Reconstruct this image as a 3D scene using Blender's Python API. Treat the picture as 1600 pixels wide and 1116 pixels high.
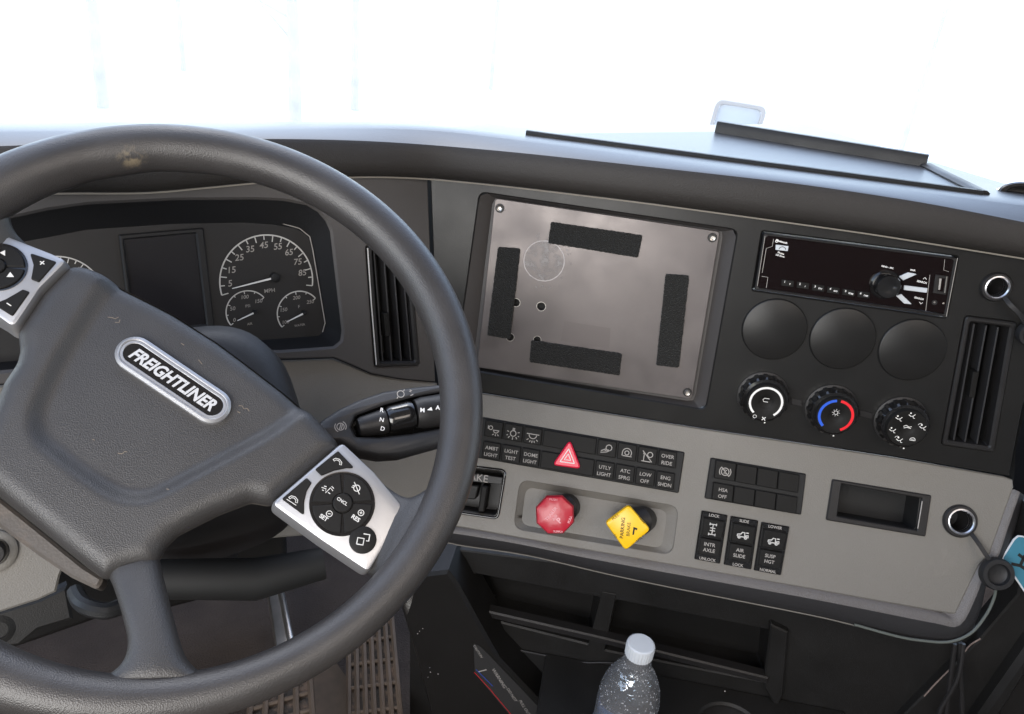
import bpy, bmesh, math, random
from mathutils import Vector, Matrix, Euler
from mathutils.geometry import tessellate_polygon
for o in list(bpy.data.objects): bpy.data.objects.remove(o)
random.seed(7)
SC = bpy.context.scene
V = Vector
# ------------------------------------------------------------------ camera, world, sun, lamps, exposure
# camera axes: world x = truck right, y = truck forward, z = up; the camera is the origin (eye of the driver's seat)
HC = V((.825, -.169, .539)); G = V((-.098, .897, .431)).normalized()
HC = (HC - G * G.dot(HC)).normalized(); FW = -G.cross(HC)
FPX = 1200.0
def c2w(v): v = V(v); return V((v.dot(HC), v.dot(FW), -v.dot(G)))
def ray(p): return c2w(((p[0] - 800) / FPX, (p[1] - 558) / FPX, 1)).normalized()
cam_data = bpy.data.cameras.new('camera'); cam = bpy.data.objects.new('camera', cam_data)
SC.collection.objects.link(cam); SC.camera = cam
rx, ry, rz = c2w((1, 0, 0)), c2w((0, -1, 0)), c2w((0, 0, -1))
cam.matrix_world = Matrix(((rx.x, ry.x, rz.x, 0), (rx.y, ry.y, rz.y, 0), (rx.z, ry.z, rz.z, 0), (0, 0, 0, 1)))
cam_data.sensor_width = 36; cam_data.lens = 36 * FPX / 1600; cam_data.clip_start = .02; cam_data.clip_end = 500

W = bpy.data.worlds.new('World'); SC.world = W; W.use_nodes = True
nt = W.node_tree; bg = nt.nodes['Background']
sky = nt.nodes.new('ShaderNodeTexSky'); sky.sky_type = 'NISHITA'; sky.sun_disc = False
SUN_EL, SUN_AZ = math.radians(55), math.radians(15)      # sun ahead of the truck, over the bonnet, veiled by cloud
sky.sun_elevation = SUN_EL; sky.sun_rotation = SUN_AZ; sky.air_density = 1.0; sky.dust_density = 0.6; sky.ozone_density = 1.0
bw = nt.nodes.new('ShaderNodeRGBToBW'); mxs = nt.nodes.new('ShaderNodeMix'); mxs.data_type = 'RGBA'; mxs.inputs[0].default_value = .35; nt.links.new(sky.outputs[0], bw.inputs[0]); nt.links.new(sky.outputs[0], mxs.inputs[6]); nt.links.new(bw.outputs[0], mxs.inputs[7]); nt.links.new(mxs.outputs[2], bg.inputs[0])   # veiled, half overcast sky; bg.inputs[1].default_value = .08
sd = bpy.data.lights.new('sun', 'SUN'); sd.energy = .6; sd.angle = math.radians(14); sd.color = (1, .96, .9)
sun = bpy.data.objects.new('sun', sd); SC.collection.objects.link(sun)
sdir = V((math.sin(SUN_AZ) * math.cos(SUN_EL), math.cos(SUN_AZ) * math.cos(SUN_EL), math.sin(SUN_EL)))
sun.rotation_euler = sdir.to_track_quat('Z', 'Y').to_euler()
def area(name, loc, to, sx, sy, e, col=(1, 1, 1)):
    d = bpy.data.lights.new(name, 'AREA'); d.shape = 'RECTANGLE'; d.size = sx; d.size_y = sy; d.energy = e; d.color = col
    o = bpy.data.objects.new(name, d); SC.collection.objects.link(o); o.location = loc
    o.rotation_euler = (V(loc) - V(to)).to_track_quat('Z', 'Y').to_euler(); return o
# added lamps: daylight fill from left, far side window, warm fill from behind
area('left_fill_light', (-.60, -.20, -.05), (.40, .7, -.3), .8, .7, 26, (1, .93, .85))
area('right_window_light', (1.75, -.1, .25), (.6, .6, -.3), .8, .5, 1, (1, .97, .94))
area('rear_fill_light', (.30, -.75, .45), (.4, .6, -.3), .9, .4, 9, (1, .88, .78))
SC.view_settings.view_transform = 'Standard'; SC.view_settings.look = 'None'
SC.view_settings.gamma = 1; SC.view_settings.use_curve_mapping = False
SC.view_settings.exposure = -0.5

# ------------------------------------------------------------------ planes of the cab, measured once
class Pl:
    def __init__(s, O, ex, ey):
        s.ex = V(ex).normalized(); ey = V(ey); s.ey = (ey - s.ex * s.ex.dot(ey)).normalized()
        s.n = s.ex.cross(s.ey); s.O = V(O)
    def at(s, p, off=0.0):                                # point of the plane (raised by off) seen along p
        r = ray(p); O = s.O + s.n * off; return r * (O.dot(s.n) / r.dot(s.n))
    def uv(s, p, off=0.0):
        q = s.at(p, off) - s.O; return V((q.dot(s.ex), q.dot(s.ey)))
    def w(s, u, v, z=0.0): return s.O + s.ex * u + s.ey * v + s.n * z
    def mat(s, loc): 
        a, b, c = s.ex, s.ey, s.n
        return Matrix(((a.x, b.x, c.x, loc.x), (a.y, b.y, c.y, loc.y), (a.z, b.z, c.z, loc.z), (0, 0, 0, 1)))
DS = .834 * 1.05
a0 = ray((1337, 430))
PA = Pl((0, 0, 0), (.732, -.682, 0), (.083, .089, .993))
# the centre fascia: angled 43 degrees to the driver; its distance comes from the 188 mm radio opening
def _solve():
    r1, r2 = ray((1190, 407)), ray((1487, 450)); o = a0 * .8
    k = o.dot(PA.n); w = (r1 * (k / r1.dot(PA.n)) - r2 * (k / r2.dot(PA.n))).length
    return o * (.188 / w * 1.05)
PA.O = _solve()
PC = Pl(PA.at((677, 430)), (1, 0, 0), (0, .201, .98))      # driver's fascia, square to the truck
PB = Pl(PA.at((1100, 677)), PA.ex, (.295, .317, .901))     # grey switch panel under the centre fascia
PE = Pl(PC.at((690, 598)), (1, 0, 0), (0, .433, .901))     # grey panel under the driver's fascia
WS = .94
PW = Pl(V((.1015, .5297, -.288)) * WS, (.9847, -.1184, .1277), (0, .7334, .6798))   # steering wheel

# ------------------------------------------------------------------ materials
def mat(name, col, rough=.5, metal=0.0, bump=0.0, bscale=900, var=0.0, vscale=12, spec=.5, coat=0.0, rvar=0.0, dirt=None, dscale=18, dlo=.62, dhi=.8, voro=False, sheen=0.0):
    m = bpy.data.materials.new(name); m.use_nodes = True; t = m.node_tree; b = t.nodes['Principled BSDF']
    N = t.nodes.new; L = t.links.new
    b.inputs['Roughness'].default_value = rough; b.inputs['Metallic'].default_value = metal
    b.inputs['Specular IOR Level'].default_value = spec; b.inputs['Coat Weight'].default_value = coat
    b.inputs['Coat Roughness'].default_value = .08
    if sheen: b.inputs['Sheen Weight'].default_value = sheen
    tc = N('ShaderNodeTexCoord'); c4 = (*col, 1)
    b.inputs['Base Color'].default_value = c4
    last = None
    if var:
        n = N('ShaderNodeTexNoise'); n.inputs['Scale'].default_value = vscale; n.inputs['Detail'].default_value = 6; L(tc.outputs['Object'], n.inputs['Vector'])
        mx = N('ShaderNodeMix'); mx.data_type = 'RGBA'; L(n.outputs['Fac'], mx.inputs[0])
        mx.inputs[6].default_value = (*[c * (1 - var) for c in col], 1); mx.inputs[7].default_value = (*[min(1, c * (1 + var)) for c in col], 1)
        last = mx.outputs[2]
    if dirt:
        n = N('ShaderNodeTexNoise'); n.inputs['Scale'].default_value = dscale; n.inputs['Detail'].default_value = 9; n.inputs['Roughness'].default_value = .65; L(tc.outputs['Object'], n.inputs['Vector'])
        mr = N('ShaderNodeMapRange'); mr.inputs[1].default_value = dlo; mr.inputs[2].default_value = dhi; L(n.outputs['Fac'], mr.inputs[0])
        mx = N('ShaderNodeMix'); mx.data_type = 'RGBA'; L(mr.outputs[0], mx.inputs[0])
        if last: L(last, mx.inputs[6])
        else: mx.inputs[6].default_value = c4
        mx.inputs[7].default_value = (*dirt, 1); last = mx.outputs[2]
    if last: L(last, b.inputs['Base Color'])
    if rvar:
        n = N('ShaderNodeTexNoise'); n.inputs['Scale'].default_value = 25; n.inputs['Detail'].default_value = 5; L(tc.outputs['Object'], n.inputs['Vector'])
        mr = N('ShaderNodeMapRange'); mr.inputs[1].default_value = .3; mr.inputs[2].default_value = .7; mr.inputs[3].default_value = max(0, rough - rvar); mr.inputs[4].default_value = rough + rvar
        L(n.outputs['Fac'], mr.inputs[0]); L(mr.outputs[0], b.inputs['Roughness'])
    if bump:
        if voro:
            n = N('ShaderNodeTexVoronoi'); n.feature = 'F1'; o = n.outputs['Distance']
        else:
            n = N('ShaderNodeTexNoise'); n.inputs['Detail'].default_value = 3; o = n.outputs['Fac']
        n.inputs['Scale'].default_value = bscale; L(tc.outputs['Object'], n.inputs['Vector'])
        bp = N('ShaderNodeBump'); bp.inputs['Strength'].default_value = 1; bp.inputs['Distance'].default_value = bump
        L(o, bp.inputs['Height']); L(bp.outputs[0], b.inputs['Normal'])
    return m
M = {}
M['leather'] = mat('grained_leather', (.029, .0275, .027), .45, bump=.00020, bscale=1150, voro=True, var=.15, vscale=30, rvar=.06, dirt=(.16, .13, .1), dscale=26, dlo=.68, dhi=.9)
M['rim'] = mat('smooth_leather', (.031, .0285, .0275), .40, bump=.00015, bscale=1150, voro=True, var=.2, vscale=25, rvar=.06, dirt=(.12, .1, .08), dscale=22, dlo=.7, dhi=.9)
M['pad'] = mat('pad_vinyl', (.030, .027, .025), .6, bump=.00022, bscale=700, voro=True, var=.15, spec=.3)
M['cover'] = mat('dash_cover_vinyl', (.035, .035, .036), .36, bump=.00016, bscale=800, var=.15, spec=.7)
M['black'] = mat('black_plastic', (.016, .015, .015), .45, spec=.35, bump=.00015, bscale=1300, var=.15, rvar=.05)
M['fascia'] = mat('fascia_plastic', (.012, .0115, .011), .36, spec=.32, bump=.0001, bscale=1500, var=.12, rvar=.04)
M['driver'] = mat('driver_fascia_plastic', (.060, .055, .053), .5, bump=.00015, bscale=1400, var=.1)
M['cluster'] = mat('cluster_face_plastic', (.022, .021, .021), .5, spec=.35, bump=.0001, bscale=1500)
M['shroud'] = mat('shroud_plastic', (.014, .014, .015), .5, spec=.35, bump=.0002, bscale=1200)
M['dark'] = mat('dark_plastic', (.014, .0135, .013), .5, spec=.3, bump=.0003, bscale=900, var=.3, rvar=.08)
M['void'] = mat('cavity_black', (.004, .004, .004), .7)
M['gloss'] = mat('gloss_black', (.008, .0075, .0075), .15, coat=.3)
M['radio'] = mat('radio_gloss', (.006, .003, .003), .14, spec=.22)
M['key'] = mat('key_rubber', (.010, .0095, .009), .55, spec=.16, bump=.0001, bscale=1600)
M['grey'] = mat('grey_plastic', (.156, .146, .130), .52, bump=.00035, bscale=800, var=.09, vscale=9, rvar=.05, dirt=(.20, .185, .16), dscale=16, dlo=.6, dhi=.85)
M['trim'] = mat('trim_textured', (.10, .093, .092), .5, bump=.0003, bscale=900, voro=True, var=.05)
M['roll'] = mat('trim_roll', (.022, .0215, .023), .5, bump=.0002, bscale=1000)
M['silver'] = mat('satin_silver', (.42, .42, .43), .38, metal=.75, bump=.0001, bscale=1500)
M['chrome'] = mat('chrome', (.6, .6, .62), .30, metal=1)
M['steel'] = mat('worn_steel', (.45, .43, .40), .35, metal=.9, var=.3, vscale=60)
M['white'] = mat('white_print', (.75, .74, .72), .6)
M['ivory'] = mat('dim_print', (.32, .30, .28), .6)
M['red'] = mat('red_plastic', (.44, .012, .03), .34, coat=.12, bump=.0002, bscale=160, dirt=(.6, .25, .25), dscale=120, dlo=.68, dhi=.8)
M['hazard'] = mat('hazard_red', (.72, .01, .05), .35)
M['yellow'] = mat('yellow_plastic', (.85, .50, .005), .35)
M['redline'] = mat('red_print', (.75, .01, .02), .5)
M['blueline'] = mat('blue_print', (.02, .10, .6), .5)
M['velcro'] = mat('hook_fastener', (.016, .016, .015), .95, bump=.004, bscale=700, var=.9, vscale=900, spec=.1, sheen=.15)
M['screen'] = mat('lcd_glass', (.012, .011, .013), .22)
M['scuff'] = mat('scuff', (.16, .13, .10), .7, var=.4, vscale=400)
M['badge'] = mat('badge_letter', (.5, .5, .5), .4, metal=.3)
M['edge_glint'] = mat('edge_glint_tone', (.22, .17, .15), .8, var=.6, vscale=500)
M['tag'] = mat('blue_tag', (.03, .16, .23), .5)
M['sticker'] = mat('sticker', (.03, .03, .03), .4)
M['mat'] = mat('rubber_mat', (.022, .019, .017), .8, bump=.002, bscale=200, var=.5, vscale=40, dirt=(.16, .11, .08), dscale=50, dlo=.45, dhi=.7)
M['carpet'] = mat('dusty_floor', (.05, .037, .029), .9, bump=.002, bscale=300, var=.4, vscale=20)
M['rust'] = mat('dusty_metal', (.07, .05, .035), .7, metal=.0, var=.4, vscale=60)
M['cable'] = mat('cable', (.09, .10, .09), .35)
M['headliner'] = mat('headliner', (.20, .18, .16), .9)
M['snow'] = mat('snow', (.85, .86, .88), .8, bump=.05, bscale=2)
M['bark'] = mat('glare_pale_bark', (.67, .60, .54), .9, var=.25, vscale=3)  # wash-out by glare put into the pale colour
M['paint'] = mat('white_paint', (.8, .8, .8), .3, coat=.5)
M['cap'] = mat('cap_plastic', (.50, .53, .56), .45)
M['label'] = mat('label_blue', (.10, .25, .6), .4)

# ------------------------------------------------------------------ mesh builder (world coordinates)
class MB:
    def __init__(s): s.v = []; s.f = []
    def add(s, vs, fs):
        n = len(s.v); s.v += [V(v) for v in vs]; s.f += [tuple(i + n for i in f) for f in fs]; return s
    def build(s, name, m, parent=None, smooth=35, loc=None, frame=None):
        if parent is None:
            if loc is None: loc = sum(s.v, V()) / len(s.v)
            mw = frame.mat(loc) if frame else Matrix.Translation(loc)
        else: mw = ROOTM[parent.name]
        inv = mw.inverted()
        me = bpy.data.meshes.new(name); me.from_pydata([inv @ v for v in s.v], [], s.f); me.validate(); me.update()
        b = bmesh.new(); b.from_mesh(me); bmesh.ops.remove_doubles(b, verts=b.verts, dist=1e-6); bmesh.ops.recalc_face_normals(b, faces=b.faces); b.to_mesh(me); b.free()
        if smooth:
            me.shade_smooth(); me.set_sharp_from_angle(angle=math.radians(smooth))
        me.materials.append(M[m] if isinstance(m, str) else m)
        o = bpy.data.objects.new(name, me); SC.collection.objects.link(o)
        if parent is None: o.matrix_world = mw
        else: o.parent = parent
        ROOTM[o.name] = mw
        return o
ROOTM = {}
def thing(name, label, cat, loc, frame=None, group=None):
    o = bpy.data.objects.new(name, None); SC.collection.objects.link(o); o.empty_display_size = .02
    mw = frame.mat(loc) if frame else Matrix.Translation(loc); o.matrix_world = mw; ROOTM[o.name] = mw
    return tag(o, label, cat, group)
def tag(o, label, cat=None, group=None, kind=None):
    if label: o['label'] = label
    if cat: o['category'] = cat
    if group: o['group'] = group
    if kind: o['kind'] = kind
    return o
def area2(p): return sum(p[i][0] * p[(i + 1) % len(p)][1] - p[(i + 1) % len(p)][0] * p[i][1] for i in range(len(p))) / 2
def ccw(p): p = [V((q[0], q[1])) for q in p]; return p if area2(p) > 0 else p[::-1]
def rnd(pts, r, seg=5):                                     # rounded corners of a 2-D polygon
    pts = ccw(pts); out = []; n = len(pts)
    for i in range(n):
        a, b, c = pts[i - 1], pts[i], pts[(i + 1) % n]; ri = r[i] if isinstance(r, (list, tuple)) else r
        u, w = (a - b), (c - b); lu, lw = u.length, w.length
        if ri <= 0 or lu < 1e-9 or lw < 1e-9: out.append(b); continue
        u /= lu; w /= lw; ang = math.acos(max(-1, min(1, u.dot(w))))
        if ang > 3.0: out.append(b); continue
        t = min(ri / math.tan(ang / 2), lu * .48, lw * .48)
        p0, p1 = b + u * t, b + w * t
        for k in range(seg + 1):
            s = k / seg; out.append(p0 * (1 - s) ** 2 + b * 2 * s * (1 - s) + p1 * s * s)
    return out
def offs(pts, d):                                           # inset (d>0) of a ccw polygon
    n = len(pts); out = []
    for i in range(n):
        a, b, c = pts[i - 1], pts[i], pts[(i + 1) % n]
        e1, e2 = (b - a), (c - b)
        if e1.length < 1e-9 or e2.length < 1e-9: out.append(b.copy()); continue
        e1.normalize(); e2.normalize(); n1, n2 = V((-e1.y, e1.x)), V((-e2.y, e2.x))
        m = n1 + n2
        if m.length < 1e-6: m = n1.copy()
        m.normalize(); k = d / max(.35, m.dot(n1)); out.append(b + m * k)
    return out
def panel(mb, pl, outer, holes=(), z=0.0, depth=.01, cham=.0012, hcham=None, back=True, hdepth=None):
    """solid sheet on plane pl: front at z with holes, chamfered rims, side walls going back by depth"""
    outer = ccw(outer); holes = [ccw(h) for h in holes]; hc = cham if hcham is None else hcham
    fo = offs(outer, cham); fh = [offs(h, -hc) for h in holes]
    loops = [[V((p.x, p.y, 0)) for p in fo]] + [[V((p.x, p.y, 0)) for p in h] for h in fh]
    flat = [p for l in loops for p in l]; tris = tessellate_polygon(loops)
    mb.add([pl.w(p.x, p.y, z) for p in flat], [tuple(t) for t in tris])
    if back: mb.add([pl.w(p.x, p.y, z - depth) for l in [outer] + holes for p in l], [tuple(t) for t in tris])
    def strip(A, za, B, zb):
        n = len(A); mb.add([pl.w(p.x, p.y, za) for p in A] + [pl.w(p.x, p.y, zb) for p in B], [(i, (i + 1) % n, n + (i + 1) % n, n + i) for i in range(n)])
    if cham > 0: strip(fo, z, outer, z - cham)
    strip(outer, z - cham, outer, z - depth)
    for h, f in zip(holes, fh):
        if hc > 0: strip(f, z, h, z - hc)
        strip(h, z - hc, h, z - depth)
    return mb
def prism(mb, pl, pts, z1, z0, cham=.0008): return panel(mb, pl, pts, (), z1, z1 - z0, cham)
def UV(pl, pts, off=0.0): return [pl.uv(p, off) for p in pts]
def px2m(pl, p, off=0.0): return (pl.at((p[0] + 5, p[1]), off) - pl.at((p[0] - 5, p[1]), off)).length / 10
def ellipse(c, r, n=48, ry=None): return [V((c[0] + r * math.cos(2 * math.pi * k / n), c[1] + (ry or r) * math.sin(2 * math.pi * k / n))) for k in range(n)]
def lathe(mb, pl, c, prof, n=48, wave=None):                # prof: (radius, height) list around plane normal at uv c
    vs = []; fs = []; m = len(prof)
    for k in range(n):
        a = 2 * math.pi * k / n
        for j, (r, z) in enumerate(prof):
            rr = r * (wave(a, j) if wave else 1); vs.append(pl.w(c[0] + rr * math.cos(a), c[1] + rr * math.sin(a), z))
    for k in range(n):
        for j in range(m - 1):
            a, b = k * m + j, ((k + 1) % n) * m + j
            fs.append((a, b, b + 1, a + 1))
    mb.add(vs, fs)
    return mb
def tube(mb, pts, r, n=10, cap=True):
    pts = [V(p) for p in pts]; vs = []; fs = []; up = None
    for i, p in enumerate(pts):
        t = (pts[min(i + 1, len(pts) - 1)] - pts[max(i - 1, 0)]).normalized()
        if up is None: up = t.orthogonal().normalized()
        up = (up - t * up.dot(t)).normalized(); s = t.cross(up); ri = r[i] if isinstance(r, (list, tuple)) else r
        vs += [p + (up * math.cos(2 * math.pi * k / n) + s * math.sin(2 * math.pi * k / n)) * ri for k in range(n)]
    for i in range(len(pts) - 1):
        for k in range(n): a = i * n + k; b = i * n + (k + 1) % n; fs.append((a, b, b + n, a + n))
    if cap: fs += [tuple(range(n)), tuple(range(len(vs) - n, len(vs)))]
    return mb.add(vs, fs)
def smooth_path(pts, seg=8):
    pts = [V(p) for p in pts]; out = []
    for i in range(len(pts) - 1):
        a, b, c, d = pts[max(i - 1, 0)], pts[i], pts[i + 1], pts[min(i + 2, len(pts) - 1)]
        for k in range(seg):
            t = k / seg; out.append(((2 * b) + (c - a) * t + (2 * a - 5 * b + 4 * c - d) * t * t + (3 * b - a - 3 * c + d) * t ** 3) * .5)
    out.append(pts[-1]); return out
def stroke(mb, pl, pts, w, z, th=.0002, closed=False):      # flat printed line through uv points
    P = [V((p[0], p[1])) for p in pts]; n = len(P); L = []; R = []
    for i in range(n):
        a = P[i - 1] if (i or closed) else P[i]; b = P[(i + 1) % n] if (i < n - 1 or closed) else P[i]
        t = (b - a)
        if t.length < 1e-9: t = V((1, 0))
        t.normalize(); m = V((-t.y, t.x)) * w / 2; L.append(P[i] + m); R.append(P[i] - m)
    vs = [pl.w(p.x, p.y, z + th) for p in L] + [pl.w(p.x, p.y, z + th) for p in R]
    fs = [(i, (i + 1) % n, n + (i + 1) % n, n + i) for i in range(n if closed else n - 1)]
    return mb.add(vs, fs)
def arc(c, r, a0, a1, n=24, ry=None): return [V((c[0] + r * math.cos(math.radians(a0 + (a1 - a0) * k / n)), c[1] + (ry or r) * math.sin(math.radians(a0 + (a1 - a0) * k / n)))) for k in range(n + 1)]
_tc = {}
def glyphs(s, bold=0.0, shear=0.0):
    k = (s, bold, shear)
    if k not in _tc:
        cu = bpy.data.curves.new('t', 'FONT'); cu.body = s; cu.size = 1; cu.align_x = 'CENTER'; cu.align_y = 'CENTER'; cu.offset = bold; cu.shear = shear; cu.resolution_u = 3; cu.space_line = .85
        ob = bpy.data.objects.new('t', cu); SC.collection.objects.link(ob); dg = bpy.context.evaluated_depsgraph_get(); me = bpy.data.meshes.new_from_object(ob.evaluated_get(dg))
        vs = [v.co.copy() for v in me.vertices]; fs = [tuple(p.vertices) for p in me.polygons]
        xs = [v.x for v in vs]; ys = [v.y for v in vs]; cx, cy = (min(xs) + max(xs)) / 2, (min(ys) + max(ys)) / 2
        _tc[k] = ([V((v.x - cx, v.y - cy, 0)) for v in vs], fs, max(xs) - min(xs), max(ys) - min(ys))
        bpy.data.objects.remove(ob); bpy.data.curves.remove(cu); bpy.data.meshes.remove(me)
    return _tc[k]
def text(mb, pl, c, s, size=None, z=0.0, rot=0.0, bold=0.0, shear=0.0, width=None, height=None):
    vs, fs, w, h = glyphs(s, bold, shear)
    sx = sy = size or 1
    if width: sx = sy = width / w
    if height: sy = height / h; sx = sx if width else sy
    cr, sr = math.cos(rot), math.sin(rot)
    return mb.add([pl.w(c[0] + v.x * sx * cr - v.y * sy * sr, c[1] + v.x * sx * sr + v.y * sy * cr, z) for v in vs], fs)
def interp(t, x):
    for (x0, y0), (x1, y1) in zip(t, t[1:]):
        if x <= x1: return y0 + (y1 - y0) * (x - x0) / (x1 - x0)
    return t[-1][1] + (t[-1][1] - t[-2][1]) / (t[-1][0] - t[-2][0]) * (x - t[-1][0])
def box(mb, c, sx, sy, sz, rot=0):
    c = V(c); R = Matrix.Rotation(rot, 3, 'Z')
    vs = [c + R @ V((x * sx / 2, y * sy / 2, z * sz / 2)) for x in (-1, 1) for y in (-1, 1) for z in (-1, 1)]
    return mb.add(vs, [(0, 1, 3, 2), (4, 6, 7, 5), (0, 4, 5, 1), (2, 3, 7, 6), (0, 2, 6, 4), (1, 5, 7, 3)])
def grid(mb, rows):
    m = len(rows[0]); return mb.add([p for r in rows for p in r], [(i * m + j, i * m + j + 1, (i + 1) * m + j + 1, (i + 1) * m + j) for i in range(len(rows) - 1) for j in range(m - 1)])
def bevel(o, w=.001, seg=2, ang=35):
    b = o.modifiers.new('bevel', 'BEVEL'); b.width = w; b.segments = seg; b.limit_method = 'ANGLE'; b.angle_limit = math.radians(ang); return o

def safe_inset(pts, d):                                     # inset by shrinking about the middle; never self-crossing
    pts = ccw(pts); c = sum(pts, V((0, 0))) / len(pts); xs = [p.x for p in pts]; ys = [p.y for p in pts]; L = min((p - c).length for p in pts)
    return [c + (p - c) * (1 - d / max(L, 1e-4)) for p in pts]
def wear_spot(m, pt, rad, col):                             # a worn patch of its own shape at one place of the material
    t = m.node_tree; N = t.nodes.new; L = t.links.new; p = t.nodes['Principled BSDF']; tc = N('ShaderNodeTexCoord')
    vd = N('ShaderNodeVectorMath'); vd.operation = 'DISTANCE'; vd.inputs[1].default_value = pt
    n = N('ShaderNodeTexNoise'); n.inputs['Scale'].default_value = 160; n.inputs['Detail'].default_value = 6; L(tc.outputs['Object'], n.inputs['Vector'])
    L(tc.outputs['Object'], vd.inputs[0]); mr = N('ShaderNodeMapRange'); mr.inputs[1].default_value = rad; mr.inputs[2].default_value = rad * .3; L(vd.outputs['Value'], mr.inputs[0])
    mu = N('ShaderNodeMath'); mu.operation = 'MULTIPLY'; L(mr.outputs[0], mu.inputs[0]); m2 = N('ShaderNodeMapRange'); m2.inputs[1].default_value = .45; m2.inputs[2].default_value = .6; L(n.outputs['Fac'], m2.inputs[0]); L(m2.outputs[0], mu.inputs[1])
    mx = N('ShaderNodeMix'); mx.data_type = 'RGBA'; L(mu.outputs[0], mx.inputs[0]); mx.inputs[7].default_value = (*col, 1)
    if p.inputs['Base Color'].is_linked: L(p.inputs['Base Color'].links[0].from_socket, mx.inputs[6])
    L(mx.outputs[2], p.inputs['Base Color'])

# ================================================================== THE CAB SHELL AND OUTSIDE (setting)
def struct(name, mb, m, smooth=35): return tag(mb.build(name, m, smooth=smooth), None, kind='structure')
XL, XR, YB, YF, ZF, ZR = -.66, 1.85, -1.05, 1.35, -1.05, .72
floor = struct('cab_floor', box(MB(), ((XL + XR) / 2, .15, ZF - .03), XR - XL, 2.4, .06), 'carpet')
struct('cab_roof', box(MB(), ((XL + XR) / 2, -.36, ZR + .03), XR - XL, 1.4, .06), 'headliner')
b = MB()                                                     # rear wall, doors below the window line
box(b, ((XL + XR) / 2, YB - .03, -.16), XR - XL, .06, 1.78)
struct('cab_rear_wall', b, 'headliner')
for nm, x in (('cab_wall_left', XL - .03), ('cab_wall_right', XR + .03)):
    b = MB(); box(b, (x, .15, -.75), .06, 2.4, .60); box(b, (x, -.95, .3), .06, .2, .98); box(b, (x, -.2, .68), .06, 1.3, .12)
    struct(nm, b, 'dark')
struct('firewall', box(MB(), ((XL + XR) / 2, YF, -.68), XR - XL, .05, .75), 'dark')
struct('snow_ground', grid(MB(), [[V((x, y, -2.3)) for x in (-160, -20, 20, 160)] for y in (-160, -10, 10, 40, 220)]), 'snow')
# windshield glass, sloping back from the dash to the roof header
def glassmat():
    m = bpy.data.materials.new('windshield_glass'); m.use_nodes = True; t = m.node_tree; t.nodes.clear()
    o = t.nodes.new('ShaderNodeOutputMaterial'); mx = t.nodes.new('ShaderNodeMixShader'); tr = t.nodes.new('ShaderNodeBsdfTransparent'); gl = t.nodes.new('ShaderNodeBsdfGlossy')
    gl.inputs['Roughness'].default_value = .02; tr.inputs[0].default_value = (.95, .97, .97, 1); lw = t.nodes.new('ShaderNodeLayerWeight'); lw.inputs[0].default_value = .5; pw = t.nodes.new('ShaderNodeMath'); pw.operation = 'POWER'; pw.inputs[1].default_value = 5; t.links.new(lw.outputs['Facing'], pw.inputs[0]); fr = t.nodes.new('ShaderNodeMath'); fr.operation = 'MULTIPLY_ADD'; fr.inputs[1].default_value = .4; fr.inputs[2].default_value = .02; t.links.new(pw.outputs[0], fr.inputs[0])
    t.links.new(fr.outputs[0], mx.inputs[0]); t.links.new(tr.outputs[0], mx.inputs[1]); t.links.new(gl.outputs[0], mx.inputs[2]); t.links.new(mx.outputs[0], o.inputs[0]); return m
M['glass'] = glassmat()
b = MB(); grid(b, [[V((XL + .02 + (XR - XL - .04) * k / 12, 1.02 - .06 * ((k - 6) / 6) ** 2 - t * .60, -.25 + t * .96)) for k in range(13)] for t in (0, .5, 1)])
tag(b.build('windshield', 'glass'), 'clear windshield glass sloping up beyond the dashboard', 'windshield')

# trees beyond the truck, the glare's wash-out painted into pale bark
random.seed(11)
def tree(px, d, r, h, label, lean=0):
    q = ray((px, 0)); q = V((q.x, q.y, 0)).normalized() * d
    t = thing('bare_tree', label, 'tree', (q.x, q.y, -2.3), group='glare-pale bare trees beyond the windshield')
    P = [V((q.x + lean * z + .06 * r * math.sin(z * 2 + px), q.y, -2.3 + z)) for z in [h * k / 10 for k in range(11)]]
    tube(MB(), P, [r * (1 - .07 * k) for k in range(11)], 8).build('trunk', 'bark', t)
    b = MB()
    for k in range(26):
        z = random.uniform(.15, .98) * h; a = random.uniform(0, 6.28); l = random.uniform(.4, 1.5) * (1.2 - z / h) + .3
        p = V((q.x + lean * z, q.y, -2.3 + z)); e = p + V((math.cos(a) * l, math.sin(a) * l, random.uniform(.1, .8) * l)); mdl = (p + e) / 2 + V((0, 0, .1 * l))
        tube(b, [p, mdl, e], [r * .22, r * .14, r * .05], 5)
        for j in range(3):
            s = p.lerp(e, random.uniform(.4, 1)); b_ = s + V((random.uniform(-.3, .3), random.uniform(-.3, .3), random.uniform(-.1, .4)))
            tube(b, [s, b_], [r * .08, r * .03], 4)
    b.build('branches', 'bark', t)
tree(140, 14, .10, 9, 'glare-pale bare tree standing left of the others above the wheel', .02)
tree(278, 19, .06, 10, 'thin glare-pale tree right of the thick one above the wheel')
tree(458, 12, .10, 8, 'glare-pale bare tree above the gap between wheel top and dash', -.01)
tree(556, 15, .08, 10, 'slim glare-pale tree just right of the broad centre trunk')
tree(778, 20, .06, 10, 'thin glare-pale tree above the middle of the dashboard')
tree(1480, 18, .07, 8, 'glare-pale bare tree above the storage tray on the dash', .02)

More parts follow.
